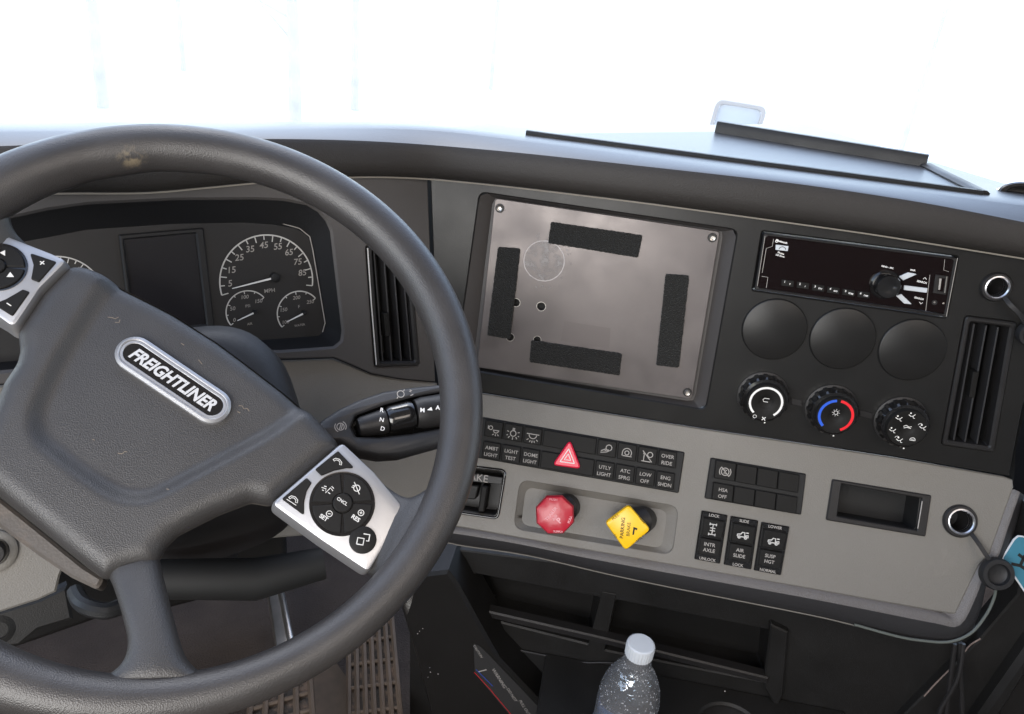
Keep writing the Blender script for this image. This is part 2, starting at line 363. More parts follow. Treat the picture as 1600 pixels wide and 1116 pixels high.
# bonnet of the truck and its mirror, seen over the dash
b = MB(); rows = []
for i in range(9):
    t = i / 8; rows.append([V((.6 + s * (1.0 - .15 * t), 1.5 + 1.5 * t, -.46 - .10 * t - .25 * abs(s) ** 3 - .2 * t ** 4)) for s in [-1 + k / 8 for k in range(17)]])
grid(b, rows); hood = tag(b.build('truck_hood', 'paint'), 'white truck hood lit up beyond the windshield', 'truck hood')
q = ray((1150, 190)) * 2.9; hm = thing('hood_mirror', 'pale rounded hood mirror faintly seen through the windshield glare', 'mirror', q)
pm = Pl(q, (q.y, -q.x, 0), (0, 0, 1))
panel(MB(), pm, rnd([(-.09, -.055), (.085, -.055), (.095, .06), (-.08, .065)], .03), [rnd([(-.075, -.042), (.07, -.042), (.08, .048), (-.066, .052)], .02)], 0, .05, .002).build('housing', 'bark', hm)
prism(MB(), pm, rnd([(-.074, -.041), (.069, -.041), (.079, .047), (-.065, .051)], .02), -.01, -.03).build('mirror_glass', 'paint', hm)
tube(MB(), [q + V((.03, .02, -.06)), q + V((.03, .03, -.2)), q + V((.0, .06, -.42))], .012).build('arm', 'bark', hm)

# ================================================================== DASHBOARD
dash = thing('dashboard', 'black and grey truck dashboard with padded top wrapping toward the driver', 'dashboard', PA.at((900, 700)))
# ---- padded top, swept along the border line
Lb = [(-90, 300), (0, 298), (88, 295), (231, 296), (300, 289), (375, 282), (440, 276), (540, 271), (600, 271), (670, 274), (800, 287), (1000, 311), (1200, 338), (1359, 360), (1597, 398), (1720, 419)]
Lt = [(-90, 232), (0, 229), (200, 221), (400, 217), (500, 218), (600, 221), (700, 229), (800, 237.5), (1050, 265), (1250, 287.5), (1450, 317.5), (1600, 347.5), (1720, 372)]
xs = [-90 + 15 * k for k in range(121)]
def on(x, y, off): return (PC if x < 677 else PA).at((x, y), off)
def smooth_row(r, n=6):
    for _ in range(n): r = [r[0]] + [(r[i - 1] + r[i] * 2 + r[i + 1]) / 4 for i in range(1, len(r) - 1)] + [r[-1]]
    return r
r0 = [on(x, interp(Lb, x), .0) for x in xs]; rt = [on(x, interp(Lt, x), .018) for x in xs]
r0 = smooth_row(r0, 8); rt = smooth_row(rt, 28)
def outw(i, R):
    t = (R[min(i + 1, len(R) - 1)] - R[max(i - 1, 0)]); n = V((t.y, -t.x, 0)).normalized(); return n if n.y < 0 or n.x < 0 else -n
b = MB(); rows = []
N_ = [outw(i, rt) for i in range(len(rt))]
rows.append([p - N_[i] * .02 for i, p in enumerate(r0)]); rows.append([p + N_[i] * .003 for i, p in enumerate(r0)])
rows.append([p + N_[i] * .008 + V((0, 0, -.0005)) for i, p in enumerate(r0)])
def mid(i, s, o, dz=0): return r0[i].lerp(rt[i], s) + N_[i] * o * .62 + V((0, 0, dz))
rows.append([mid(i, .22, .022) for i in range(len(r0))]); rows.append([mid(i, .45, .020) for i in range(len(r0))])
rows.append([mid(i, .72, .012) for i in range(len(r0))]); rows.append([mid(i, .92, .005) for i in range(len(r0))])
rows.append([p - N_[i] * .001 for i, p in enumerate(rt)]); grid(b, rows).build('padded_front', 'pad', dash, smooth=60); b = MB(); rows = rows[-1:]; rows.append([p - N_[i] * .005 + V((0, 0, .0012)) for i, p in enumerate(rt)])
def back(i, d, z):
    p = rt[i] - N_[i] * d; return V((p.x, min(p.y, .83), z))
z0 = -.145 * 1.05
rows.append([back(i, .03, z0 + .004) for i in range(len(rt))]); rows.append([back(i, .07, z0 + .003) for i in range(len(rt))])
rows.append([V((r.x, r.y, z0 + .001)) for r in [back(i, .13, 0) for i in range(len(rt))]])
rows.append([V((r.x, r.y, z0 - .004)) for r in [back(i, .20, 0) for i in range(len(rt))]])
rows.append([V((rt[i].x * 1.25 + .1 if rt[i].x > .3 else rt[i].x, .86, z0 - .012)) for i in range(len(rt))])
rows.append([V((rt[i].x * 1.25 + .1 if rt[i].x > .3 else rt[i].x, .99, z0 - .09)) for i in range(len(rt))])
grid(b, rows).build('dash_top', 'cover', dash, smooth=60)
M['beadm'] = mat('bead_vinyl', (.22, .20, .17), .4)
# ---- thin bright bead between pad and fascias
tube(MB(), [p + N_[i] * .0075 + V((0, 0, -.0022)) for i, p in enumerate(r0)], .0009, 6).build('edge_bead', 'beadm', dash)

# ---- storage tray let into the top
ZT = -.1440 * 1.05
def T(p, z=ZT): r = ray(p); return r * (z / r.z)
PT = Pl((0, 0, ZT), (1, 0, 0), (0, 1, 0))
Fl, Fr, Rl, Rr = T((822, 212)), T((1532, 306)), T((1118, 208)), T((1445, 262))
b = MB()
def bar(b, p, q, w, h, n=14):
    p = V(p); q = V(q); d = (q - p).normalized(); s = V((-d.y, d.x, 0)); prof = [(-w / 2, -.012), (-w / 2, h * .6), (-w * .3, h), (w * .3, h), (w / 2, h * .6), (w / 2, -.012)]
    b.add([a + s * x + V((0, 0, z)) for a in (p, q) for x, z in prof], [(i, i + 1, 7 + i, 6 + i) for i in range(5)] + [(0, 1, 2, 3, 4, 5), (6, 7, 8, 9, 10, 11)]); return b
bar(b, Fl, Fr, .010, .0060)
b.build('tray_front_lip', 'dark', dash)
b = MB(); bar(b, Rl, Rr, .016, .016); b.build('tray_rear_wall', 'black', dash)
b = MB(); bar(b, Rr, Fr, .018, .006); b.build('tray_side_wall', 'black', dash)
b = MB(); b.add([Fl + V((0, 0, .0)), Fr + V((0, 0, .0)), Rr + V((0, 0, .0)), Rl + V((0, 0, .0))], [(0, 1, 2, 3)])
b.add([], []); bt = MB().add([p + V((0, 0, .0018)) for p in (Fl, Fr, Rr, Rl)] + [p + V((0, 0, -.006)) for p in (Fl, Fr, Rr, Rl)], [(0, 1, 2, 3), (7, 6, 5, 4), (0, 4, 5, 1), (1, 5, 6, 2), (2, 6, 7, 3), (3, 7, 4, 0)])
bt.build('tray_floor', 'cover', dash)

# ---- driver's fascia with openings for the cluster and the left air vent
top = [(x, interp(Lb, x) - 3) for x in (-90, 0, 88, 231, 300, 375, 440, 540, 600, 668)]
outer = top + [(680.5, 597), (626, 592), (581, 584), (545, 568), (522, 559), (448, 561), (390, 562), (300, 570), (-90, 610)]
cl_out = [(-80, 420), (-70, 385), (-20, 352), (20, 341), (75, 329), (136, 320), (272, 313), (400, 312), (443, 314), (480, 321), (498, 332), (510, 346), (517, 362), (535, 518), (533, 533), (522, 542), (440, 548), (357, 547), (0, 580), (-70, 585)]
cl_in = [(-72, 430), (-62, 405), (-10, 388), (30, 379), (75, 371), (136, 359), (272, 350), (380, 348), (425, 351), (460, 357), (476, 365), (484, 374), (489, 388), (508, 505), (506, 518), (497, 525), (430, 530), (357, 534), (0, 566), (-60, 570)]
v1 = [(571, 383), (640, 381), (657, 568), (652, 573), (589, 574), (585, 570)]
b = MB(); panel(b, PC, UV(PC, outer), [UV(PC, cl_out), rnd(UV(PC, [(573, 385), (639, 383), (655, 571), (587, 573)]), .003)], 0, .012, .001, .0025)
b.build('driver_fascia', 'driver', dash)
# ---- centre fascia with openings for the mounting recess, radio and right vent
top = [(x, interp(Lb, x) - 3) for x in (672, 740, 800, 1000, 1200, 1359, 1597, 1720)]
outer = top + [(1700, 500), (1610, 590), (1597, 640), (1577, 744), (1400, 713.5), (1100, 669), (900, 637), (755, 613.5), (684.5, 601)]
rec = rnd(UV(PA, [(750, 301), (1152, 360), (1102, 640), (712, 574)]), .008)
rad = rnd(UV(PA, [(1191, 361.5), (1496.5, 401), (1479, 497), (1176, 453.5)]), .002)
v2o = UV(PA, [(1508.5, 494), (1587, 504), (1552, 706), (1471.5, 694)])
b = MB(); panel(b, PA, UV(PA, outer), [rec, rad, rnd(v2o, .004), ellipse(PA.uv((1557.5, 449), .004), 25 * .70 * px2m(PA, (1557.5, 449), .004), 32)], 0, .012, .0012, .0015)
b.build('center_fascia', 'fascia', dash)
# recess box behind the mounting plate: sloped walls to a smaller floor
fl = rnd(UV(PA, [(770, 309), (1131, 361), (1085, 629), (738, 576)], -.014), .006)
b = MB(); ro = rec; n = 120
def resamp(p, n):
    p = ccw(p); L = [0]
    for i in range(len(p)): L.append(L[-1] + (p[(i + 1) % len(p)] - p[i]).length)
    out = []
    for k in range(n):
        s = L[-1] * k / n; i = max(j for j in range(len(p)) if L[j] <= s + 1e-12); a, c = p[i], p[(i + 1) % len(p)]; out.append(a.lerp(c, (s - L[i]) / max(1e-9, L[i + 1] - L[i])))
    return out
def align(A, B):                                            # rotate B so that it starts nearest A[0]
    k = min(range(len(B)), key=lambda i: (B[i] - A[0]).length); return B[k:] + B[:k]
def loftpl(b, pl, A, za, B, zb, n=120):
    A = resamp(A, n); B = align(A, resamp(B, n)); b.add([pl.w(p.x, p.y, za) for p in A] + [pl.w(p.x, p.y, zb) for p in B], [(i, (i + 1) % n, n + (i + 1) % n, n + i) for i in range(n)]); return A, B
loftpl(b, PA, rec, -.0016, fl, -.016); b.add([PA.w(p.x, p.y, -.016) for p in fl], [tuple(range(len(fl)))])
b.build('recess_liner', 'driver', dash)  # lighter than the fascia: light on the right wall put into colour

# ---- grey switch panel (valve recess let in)
outerB = [(684.5, 602), (755, 615), (900, 638.5), (1100, 670.5), (1400, 715.5), (1570, 745), (1583, 750), (1584, 762), (1546, 868), (1530, 884), (1493, 960), (1465, 956), (1229, 914), (1060, 885), (900, 857), (725, 825), (700, 822)]
vr = rnd(UV(PB, [(813, 750), (1060, 792), (1050, 867), (803, 826)]), .012)
outB = UV(PB, outerB)
hB = [vr, rnd(UV(PB, [(1315, 756), (1441, 779), (1433.5, 829), (1308, 807)], .003), .001), rnd(UV(PB, [(696, 728), (787, 738), (775, 808), (690, 795)], .003), .006), ellipse(PB.uv((1501.5, 815), .004), 27 * .70 * px2m(PB, (1501.5, 815), .004), 32)]
b = MB(); panel(b, PB, outB, hB, 0, .012, .0015, .001); b.build('grey_switch_panel', 'grey', dash)
vf = rnd(UV(PB, [(822, 761), (1043, 798), (1034, 857), (814, 820)], -.008), .010)
b = MB(); loftpl(b, PB, vr, -.0018, vf, -.008); b.add([PB.w(p.x, p.y, -.008) for p in vf], [tuple(range(len(vf)))]); b.build('valve_recess', 'grey', dash)
# ---- grey side panel under the driver's fascia
outerE = [(684, 599), (681, 598), (626, 593), (581, 585), (545, 569), (522, 560), (448, 563), (390, 563), (300, 571), (-90, 612), (-110, 960), (0, 957), (60, 938), (88, 925), (94, 900), (110, 860), (250, 850), (380, 845), (560, 830), (694, 822)]
b = MB(); panel(b, PE, UV(PE, outerE), (), 0, .012, .002); b.build('grey_side_panel', 'grey', dash)
# ---- soft roll under the grey panel: textured band, rounded face, undercut
edge = [(684, 823), (700, 824), (725, 826), (810, 841), (900, 858), (1060, 886), (1229, 915), (1350, 937), (1465, 958), (1494, 962), (1518, 915), (1532, 886), (1548, 870), (1566, 815), (1585, 765)]
low = [(690, 848), (706, 849), (725, 853), (825, 868), (950, 897), (1060, 920), (1262, 960), (1335, 977), (1430, 1000), (1500, 1003), (1530, 960), (1545, 900), (1565, 880), (1585, 830), (1600, 775)]
E3 = [PB.at(p, -.0008) for p in edge]; L3 = [PB.at(p, -.012) for p in low]
E3 = smooth_path(E3, 4); L3 = smooth_path(L3, 4)
band = [E3[i].lerp(L3[i], .30) + PB.n * .006 for i in range(len(E3))]
inn3 = [p + (PB.at((1100, 790)) - p).normalized() * .014 - PB.n * .003 for p in E3]
rows = [inn3, E3, [E3[i].lerp(L3[i], .10) + PB.n * .004 for i in range(len(E3))], band]
grid(MB(), rows).build('textured_band', 'trim', dash, smooth=60)
dn = V((0, 0, -1)); bk = -V((PB.n.x, PB.n.y, 0)).normalized()
rows = [band, [E3[i].lerp(L3[i], .7) + PB.n * .006 for i in range(len(E3))], [E3[i].lerp(L3[i], .9) + PB.n * .002 for i in range(len(E3))], L3, [p + dn * .002 + bk * .01 for p in L3], [p + dn * .004 + bk * .06 for p in L3]]
grid(MB(), rows).build('lower_roll', 'roll', dash, smooth=60)
tube(MB(), [p + PB.n * .001 for p in L3[:31]], .0008, 6).build('roll_edge_highlight', 'grey', dash)  # highlight along the roll's lower edge drawn as a pale thread
# right flank of the dash behind the end of the fascias
b = MB(); fr = [PA.at((1720, 419)), PA.at((1620, 590)), PA.at((1590, 700)), PB.at((1586, 765)), PB.at((1550, 872)), PB.at((1500, 965))]
grid(b, [[p + bk * .004 for p in fr], [p + V((.10, .12, -.02)) for p in fr]]).build('end_panel', 'dark', dash)

# ---- recessed lower fascia with open pockets
PD = Pl(PB.at((1100, 900)) + bk * .055, PA.ex, (0, 0, 1))
def D(pts, off=0): return UV(PD, pts, off)
pk1 = rnd(D([(741, 897), (937, 934), (924, 1008), (733, 960)]), .004)
pk2 = rnd(D([(962, 938), (1207, 986), (1198, 1066), (944, 1016)]), .004)
pk3 = rnd(D([(805, 1018), (905, 1038), (880, 1108), (846, 1096)]), .004)
b = MB(); panel(b, PD, D([(640, 850), (1280, 930), (1600, 1000), (1700, 1000), (1620, 1400), (640, 1300)]), [pk1, pk2], 0, .01, .0015, .002)
b.build('lower_fascia', 'dark', dash)
for pk, c in ((pk1, 0), (pk2, 1)):
    q = safe_inset(pk, .006); b = MB(); loftpl(b, PD, pk, -.002, q, -.045); b.add([PD.w(p.x, p.y, -.045) for p in q], [tuple(range(len(q)))]); b.build('storage_pocket', 'fascia', dash)
b = MB(); prism(b, PD, rnd(D([(733, 949), (930, 994), (1202, 1060), (1200, 1070), (928, 1004), (731, 959)], .014), .002), .014, 0, .002); b.build('pocket_ledge', 'black', dash)
b = MB(); prism(b, PD, D([(940, 932), (962, 936), (944, 1024), (918, 1018)], .01), .0015, -.04, .0005); b.build('pocket_divider', 'dark', dash)
b = MB(); prism(b, PD, rnd(D([(801, 1015), (906, 1036), (899, 1052), (880, 1108), (852, 1108)], .003), .003), .003, 0, .001); b.build('opening_shade_patch', 'void', dash)  # flat black slab paints the dark of an uncut opening
tube(MB(), smooth_path([PD.at(p, .004) for p in [(801, 1014), (850, 1024), (906, 1035), (955, 1036), (1000, 1046)]], 5), .0012, 6).build('opening_rim', 'roll', dash)
b = MB(); prism(b, PD, rnd(D([(1206, 985), (1234, 998), (1226, 1096), (1216, 1120), (1196, 1085), (1198, 1050)], .02), .002), .010, 0, .002); b.build('pocket_end_wall', 'dark', dash)
# ---- console knee panel running down toward the floor
b = MB(); prism(b, PD, D([(700, 893), (716, 915), (745, 968), (780, 1030), (870, 1125), (1000, 1330), (700, 1330), (674, 1125), (650, 1030), (626, 950), (640, 900)], .05), .05, -.02, .004); b.build('knee_panel', 'fascia', dash)
# shelf and cup holder below the pockets
capc = ray((1000, 1014)); capc = capc * (.84 / capc.dot(c2w((0, 0, 1))))
ZS = PD.at((1100, 1068)).z
PSH = Pl((0, 0, ZS), PA.ex, (.682, .732, 0))
def S(p): return PSH.uv(p)
bc = V((capc.x, capc.y, 0)); bcu = V(((bc - PSH.O).dot(PSH.ex), (bc - PSH.O).dot(PSH.ey)))
cupc = S((1142, 1136)); d0 = PD.O - PSH.O; yback = d0.dot(PSH.ey)
ccup = V((min(cupc.x, bcu.x + .115), cupc.y))
cup2 = S((1142, 1142)); cup2 = V((max(cup2.x, bcu.x + .09), cup2.y))
b = MB(); panel(b, PSH, [(bcu.x - .10, bcu.y - .10), (bcu.x + .30, bcu.y - .10), (bcu.x + .30, yback), (bcu.x - .10, yback)], [ellipse(bcu, .041), ellipse(cup2, .041)], 0, .012, .002, .003)
b.build('shelf', 'dark', dash)
for c in (bcu, cup2):
    lathe(MB(), PSH, c, [(.0412, -.004), (.040, -.02), (.036, -.032), (.0001, -.0325)], 48).build('cup_well', 'black', dash)

# ================================================================== INSTRUMENT CLUSTER
cl = thing('instrument_cluster', 'hooded instrument cluster with white ringed gauges behind the steering wheel', 'gauge cluster', PC.at((300, 440), -.03), PC)
RC = -.03
b = MB(); A_ = UV(PC, cl_out); B_ = UV(PC, cl_in, RC)
n = len(cl_out); Am = [a.lerp(b_, .25) for a, b_ in zip(A_, B_)]
b.add([PC.w(p.x, p.y, -.0026) for p in A_] + [PC.w(p.x, p.y, -.012) for p in Am] + [PC.w(p.x, p.y, RC) for p in B_],
      [(k * n + i, k * n + (i + 1) % n, (k + 1) * n + (i + 1) % n, (k + 1) * n + i) for k in (0, 1) for i in range(n)])
b.build('shroud', 'shroud', cl, smooth=60)
b = MB(); b.add([PC.w(p.x, p.y, RC) for p in B_], [tuple(range(n))]); b.build('face_plate', 'cluster', cl)
# lens edge bead on the right
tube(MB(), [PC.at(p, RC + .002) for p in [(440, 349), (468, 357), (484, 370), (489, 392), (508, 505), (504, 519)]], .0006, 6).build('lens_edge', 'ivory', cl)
def C(p, off=RC): return PC.uv(p, off)
mC = px2m(PC, (420, 440), RC)
# display screen with its frame
fo = rnd(UV(PC, [(186, 367), (318, 356), (336, 512), (206, 527)], RC + .004), .002); fi = rnd(UV(PC, [(194, 375), (306, 365), (323, 507), (212, 519)], RC + .004), .001)
scr = panel(MB(), PC, fo, [fi], RC + .004, .0042, .0012, .0015).build('screen_frame', 'shroud', cl)
MB().add([PC.w(p.x, p.y, RC + .0008) for p in ccw(fi)], [tuple(range(len(fi)))]).build('display_screen', 'screen', cl)
def gauge(name, cpx, rpx, a0, a1, nums, nang, nr, npx, title, tpx, needle, ticks, w=1.6, extra=()):
    z = RC + .0006; c = C(cpx); r = (C((cpx[0] + rpx, cpx[1])) - c).length; u = r / rpx
    M['dial'] = M.get('dial') or mat('dial_print', (.50, .49, .47), .6)
    g = MB(); stroke(g, PC, arc(c, r, a0, a1, 40), w * u * 1.3, z)
    for k in range(ticks + 1):
        a = math.radians(a0 + (a1 - a0) * k / ticks); L = .90 if k % 2 else .86
        stroke(g, PC, [c + V((math.cos(a), math.sin(a))) * r * L, c + V((math.cos(a), math.sin(a))) * r], w * u, z)
    o = g.build(name, 'dial', cl)
    t = MB()
    for s, a in zip(nums, nang):
        a = math.radians(a); text(t, PC, c + V((math.cos(a), math.sin(a))) * r * nr, s, z=z, height=npx * u, shear=.15, bold=.01)
    text(t, PC, C(tpx), title, z=z, height=npx * .62 * u, bold=.01)
    for s, p, h in extra: text(t, PC, C(p), s, z=z, height=h * u)
    t.build('gauge_numerals', 'ivory', cl)
    p, q = C(needle[0]), C(needle[1]); d = (q - p).normalized(); m = V((-d.y, d.x)); wd = w * u
    nb = MB(); prism(nb, PC, [p - m * wd * .9, q - m * wd * .35, q + m * wd * .35, p + m * wd * .9], RC + .005, RC + .004, .0001); nb.build('needle', 'white', cl)
    lathe(MB(), PC, p, [(.10 * r, RC), (.10 * r, RC + .006), (.07 * r, RC + .007), (.0001, RC + .007)], 20).build('needle_hub', 'void', cl)
gauge('speedometer_scale', (418, 440), 70, 190, -12, ['5', '15', '25', '35', '45', '55', '65', '75', '85'], [176, 155, 133, 112, 90, 68, 48, 27, 8], .79, 9.5, 'MPH', (421, 454), ((428, 433), (361, 450)), 18)
gauge('tachometer_scale', (92, 463), 70, 190, -12, ['5', '10', '15', '20', '25'], [165, 128, 90, 52, 15], .78, 9.5, 'RPM', (95, 478), ((98, 462), (45, 480)), 20)
gauge('air_gauge_scale', (387, 487), 33, 212, 35, ['0', '50', '100', '150'], [205, 160, 94, 38], .72, 6, 'AIR', (390, 506), ((397, 487), (369, 500)), 6, 1.4, [('PSI', (387, 478), 4.5)])
gauge('water_gauge_scale', (467, 489), 33, 212, 35, ['100', '150', '200', '250'], [207, 160, 94, 38], .72, 5.5, 'WATER', (468, 508), ((474, 488), (446, 502)), 6, 1.4, [('F', (467, 479), 4.5)])

# ================================================================== AIR VENTS
def vent(pl, q, slats, tab, label, z=0):
    """q: outer corner pixels TL TR BR BL; slats: list of (top px, bottom px)"""
    cx = sum(p[0] for p in q) / 4, sum(p[1] for p in q) / 4
    t = thing('air_vent', label, 'air vent', pl.at(cx, z), pl, 'vertical dashboard air vents')
    o = rnd(UV(pl, q), .0035); i = rnd(offs(ccw(UV(pl, q)), .0055), .002)
    panel(MB(), pl, o, [i], .0022, .02, .0012, .002).build('frame', 'black', t)
    b = MB(); loftpl(b, pl, i, -.015, i, -.05, 40); b.add([pl.w(p.x, p.y, -.05) for p in i], [tuple(range(len(i)))]); b.build('duct', 'void', t)
    for (a, c) in slats:
        A2, C2 = pl.uv(a, -.004), pl.uv(c, -.004); d = (A2 - C2).normalized(); s = V((d.y, -d.x)) * .0009
        b = MB(); pts = [A2 - s, A2 + s, C2 + s, C2 - s]
        panel(b, pl, pts, (), -.003, .018, .0005).build('slat', 'roll', t)
    a, c = tab; A2, C2 = pl.uv(a), pl.uv(c); d = (A2 - C2).normalized(); s = V((d.y, -d.x)) * .003
    panel(MB(), pl, rnd([A2 - s, A2 + s, C2 + s, C2 - s], .001), (), .001, .012, .0006).build('adjuster_tab', 'key', t)
vent(PA, [(1508.5, 494), (1587, 504), (1552, 706), (1471.5, 694)], [((1522, 506), (1489.5, 691)), ((1541, 508.5), (1507, 693.5)), ((1559.5, 511), (1525.5, 697))], ((1525, 581), (1518, 621)), 'tall black air vent at the right end of the centre fascia')
vent(PC, [(573, 385), (639, 383), (655, 571), (587, 573)], [((584, 392), (598, 568)), ((599, 391), (612, 568)), ((613, 391), (627, 567)), ((627, 390), (642, 566))], ((603, 489), (606, 525)), 'tall black air vent left of the seam, half behind the wheel rim')

tag(tube(MB(), [PC.at(q, .0026) for q in ((574.5, 388), (580, 470), (588, 570))], .0007, 6).build('vent_edge_highlight', 'dial'), 'thin painted highlight down the left edge of the vent beside the wheel rim', 'painted highlight')  # pale thread added to draw the highlight on the vent edge
# ================================================================== MOUNTING PLATE IN THE RECESS
ZP = -.008
mp = thing('mounting_plate', 'bare dark metal mounting plate with drilled holes in the fascia recess', 'mounting plate', PA.at((940, 470), ZP), PA)
m = M['plate'] = mat('plate_metal', (.125, .111, .108), .37, metal=.5, bump=.00005, bscale=700, var=.25, vscale=14, rvar=.10, dirt=(.14, .125, .12), dscale=14, dlo=.55, dhi=.75)
hol = [(806, 473, 6.2), (845.6, 479, 6.5), (797, 527, 6), (839.5, 531, 5.5)]
q = rnd(UV(PA, [(773.5, 310), (1125, 362), (1081, 624), (745, 574)], ZP), .004)
u = px2m(PA, (850, 470), ZP)
b = MB(); panel(b, PA, q, [ellipse(PA.uv(h[:2], ZP), h[2] * u, 20) for h in hol], ZP, .003, .0006, .0004); b.build('plate', m, mp)
b = MB()
for h in hol: loftpl(b, PA, ellipse(PA.uv(h[:2], ZP), h[2] * u, 20), ZP - .003, ellipse(PA.uv(h[:2], ZP), h[2] * u, 20), ZP - .0078, 20); b.add([PA.w(p.x, p.y, ZP - .0076) for p in ellipse(PA.uv(h[:2], ZP), h[2] * u, 20)], [tuple(range(20))])
b.build('hole_cavities', 'void', mp)
for h in hol:
    b = MB(); c = PA.uv(h[:2], ZP); stroke(b, PA, ellipse(c, h[2] * u * 1.1, 24), .0006, ZP, .0001, True); b.build('hole_burr', 'steel', mp)
for p in [(781, 325.5), (1113, 371.5), (1074, 613)]:
    c = PA.uv(p, ZP); b = MB(); lathe(b, PA, c, [(.0001, ZP + .0004), (.0017, ZP + .0004), (.0019, ZP + .0022), (.0030, ZP + .0026), (.0036, ZP + .0014), (.0036, ZP)], 24)
    s = b.build('screw', 'steel', mp); lathe(MB(), PA, c, [(.0052, ZP + .0001), (.0050, ZP + .0007), (.0035, ZP + .0007)], 24).build('washer', 'black', mp)
# glue ring and stains left by a removed mount
M['residue'] = mat('glue_residue', (.42, .39, .38), .6, var=.4, vscale=300, bump=.0008, bscale=500)
def resmat():
    m = bpy.data.materials.new('smear'); m.use_nodes = True; t = m.node_tree; p = t.nodes['Principled BSDF']; p.inputs['Base Color'].default_value = (.30, .28, .27, 1); p.inputs['Roughness'].default_value = .6
    n = t.nodes.new('ShaderNodeTexNoise'); n.inputs['Scale'].default_value = 120; n.inputs['Detail'].default_value = 8; tc = t.nodes.new('ShaderNodeTexCoord'); t.links.new(tc.outputs['Object'], n.inputs[0])
    r = t.nodes.new('ShaderNodeMapRange'); r.inputs[1].default_value = .42; r.inputs[2].default_value = .68; r.inputs[4].default_value = .8; t.links.new(n.outputs['Fac'], r.inputs[0]); t.links.new(r.outputs[0], p.inputs['Alpha']); return m
M['smear'] = resmat()
c = PA.uv((850, 408), ZP); r = 31 * u; b = MB()
stroke(b, PA, [c + V((math.cos(a), math.sin(a))) * (r + random.uniform(-.0002, .0002)) for a in [k * 6.2832 / 60 for k in range(60)]], .0011, ZP, .0001, True); b.build('glue_ring', 'residue', mp)
b = MB(); b.add([PA.w(p.x, p.y, ZP + .00015) for p in ellipse(c, r * .97, 40)], [tuple(range(40))]); b.build('glue_smear', 'smear', mp)
b = MB()
for k in range(26):
    a = random.uniform(-1.2, 3.6) - 1.6; d = r * random.uniform(1.05, 1.45); cc = c + V((math.cos(a) * d, math.sin(a) * d)); rr = random.uniform(.0006, .0019)
    b.add([PA.w(p.x, p.y, ZP + .00012) for p in ellipse(cc, rr, 10)], [tuple(range(10))])
b.build('water_spots', 'smear', mp)
M['patch'] = mat('matte_patch', (.12, .105, .102), .42, metal=.5)
MB().add([PA.at(p, ZP + .00012) for p in [(882, 502), (954, 513), (952, 545), (876, 533)]][::-1], [(0, 1, 2, 3)]).build('tape_mark', 'patch', mp)
vel = [([(861, 347), (1004, 368), (997, 403), (856, 380)], 'black hook fastener strip along the top of the metal plate'),
       ([(778, 386), (813, 389), (797, 530), (761, 524)], 'upright black hook fastener strip at the left, beside the drilled holes'),
       ([(1040, 428), (1077, 431), (1061, 575), (1025, 571)], 'upright black hook fastener strip alone at the right of the plate'),
       ([(830, 532), (972, 553), (968, 587), (827, 566)], 'black hook fastener strip along the bottom of the metal plate')]
for q, lab in vel:
    P = rnd(UV(PA, q, ZP + .002), .0022)
    P = [p + V((random.uniform(-.0003, .0003), random.uniform(-.0003, .0003))) for p in resamp(P, 130)]
    b = MB(); prism(b, PA, P, ZP + .0026, ZP + .0002, .0005)
    o = b.build('fastener_strip', 'velcro', frame=PA); tag(o, lab, 'fastener strip', 'hook fastener strips on the mounting plate')

# ================================================================== RADIO
rd = thing('car_radio', 'glossy black single slot car radio with round knob', 'radio', PA.at((1337, 430)), PA)
rq = [(1193, 364), (1494, 402.5), (1477, 494.5), (1178.5, 451.5)]
def R_(x, y): return (1170 + x / 4.706, 350 + y / 4.706)
def Ru(x, y, off=.003): return PA.uv(R_(x, y), off)
uR = px2m(PA, (1337, 430), .003) / 4.706
o = rnd(UV(PA, rq), .002); i = offs(o, .0025)
panel(MB(), PA, o, [i], .0035, .02, .0008, .0012).build('bezel', 'black', rd)
face = rnd([Ru(128, 85), Ru(1510, 262), Ru(1440, 660), Ru(62, 468)], .0015)
b = MB(); prism(b, PA, face, .003, -.01, .0006); b.build('faceplate', 'radio', rd)
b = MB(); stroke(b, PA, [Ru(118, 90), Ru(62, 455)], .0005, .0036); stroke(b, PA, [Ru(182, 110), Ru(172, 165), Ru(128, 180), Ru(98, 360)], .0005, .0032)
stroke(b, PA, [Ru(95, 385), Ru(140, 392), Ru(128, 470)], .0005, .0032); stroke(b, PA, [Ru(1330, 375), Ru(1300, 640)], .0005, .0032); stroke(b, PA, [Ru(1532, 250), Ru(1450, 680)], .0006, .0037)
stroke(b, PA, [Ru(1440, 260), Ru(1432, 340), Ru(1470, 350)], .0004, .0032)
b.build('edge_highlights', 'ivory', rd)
b = MB(); text(b, PA, Ru(242, 130), 'Bluetooth', z=.0033, width=88 * uR, rot=-.135, bold=.03); text(b, PA, Ru(236, 215), 'Phone', z=.0033, width=50 * uR, rot=-.135, bold=.03); text(b, PA, Ru(232, 234), 'LG Show', z=.0033, width=70 * uR, rot=-.135, bold=.03)
stroke(b, PA, ellipse(Ru(205, 126), 10 * uR, 12), 4 * uR, .0032, closed=True)
text(b, PA, Ru(1020, 318), 'MENU - SRC', z=.0033, width=92 * uR, rot=-.08, bold=.03); text(b, PA, Ru(1207, 340), 'PAIR', z=.0033, width=38 * uR, bold=.03)
text(b, PA, Ru(1272, 427), 'SEARCH', z=.0033, width=74 * uR, rot=-.1, bold=.03); text(b, PA, Ru(1250, 547), 'SEARCH', z=.0033, width=70 * uR, rot=-.1, bold=.03)
stroke(b, PA, [Ru(1280, 405), Ru(1295, 394), Ru(1306, 408)], 4 * uR, .0032); stroke(b, PA, [Ru(1254, 574), Ru(1265, 588), Ru(1278, 578)], 4 * uR, .0032)
b.build('lettering', 'white', rd)
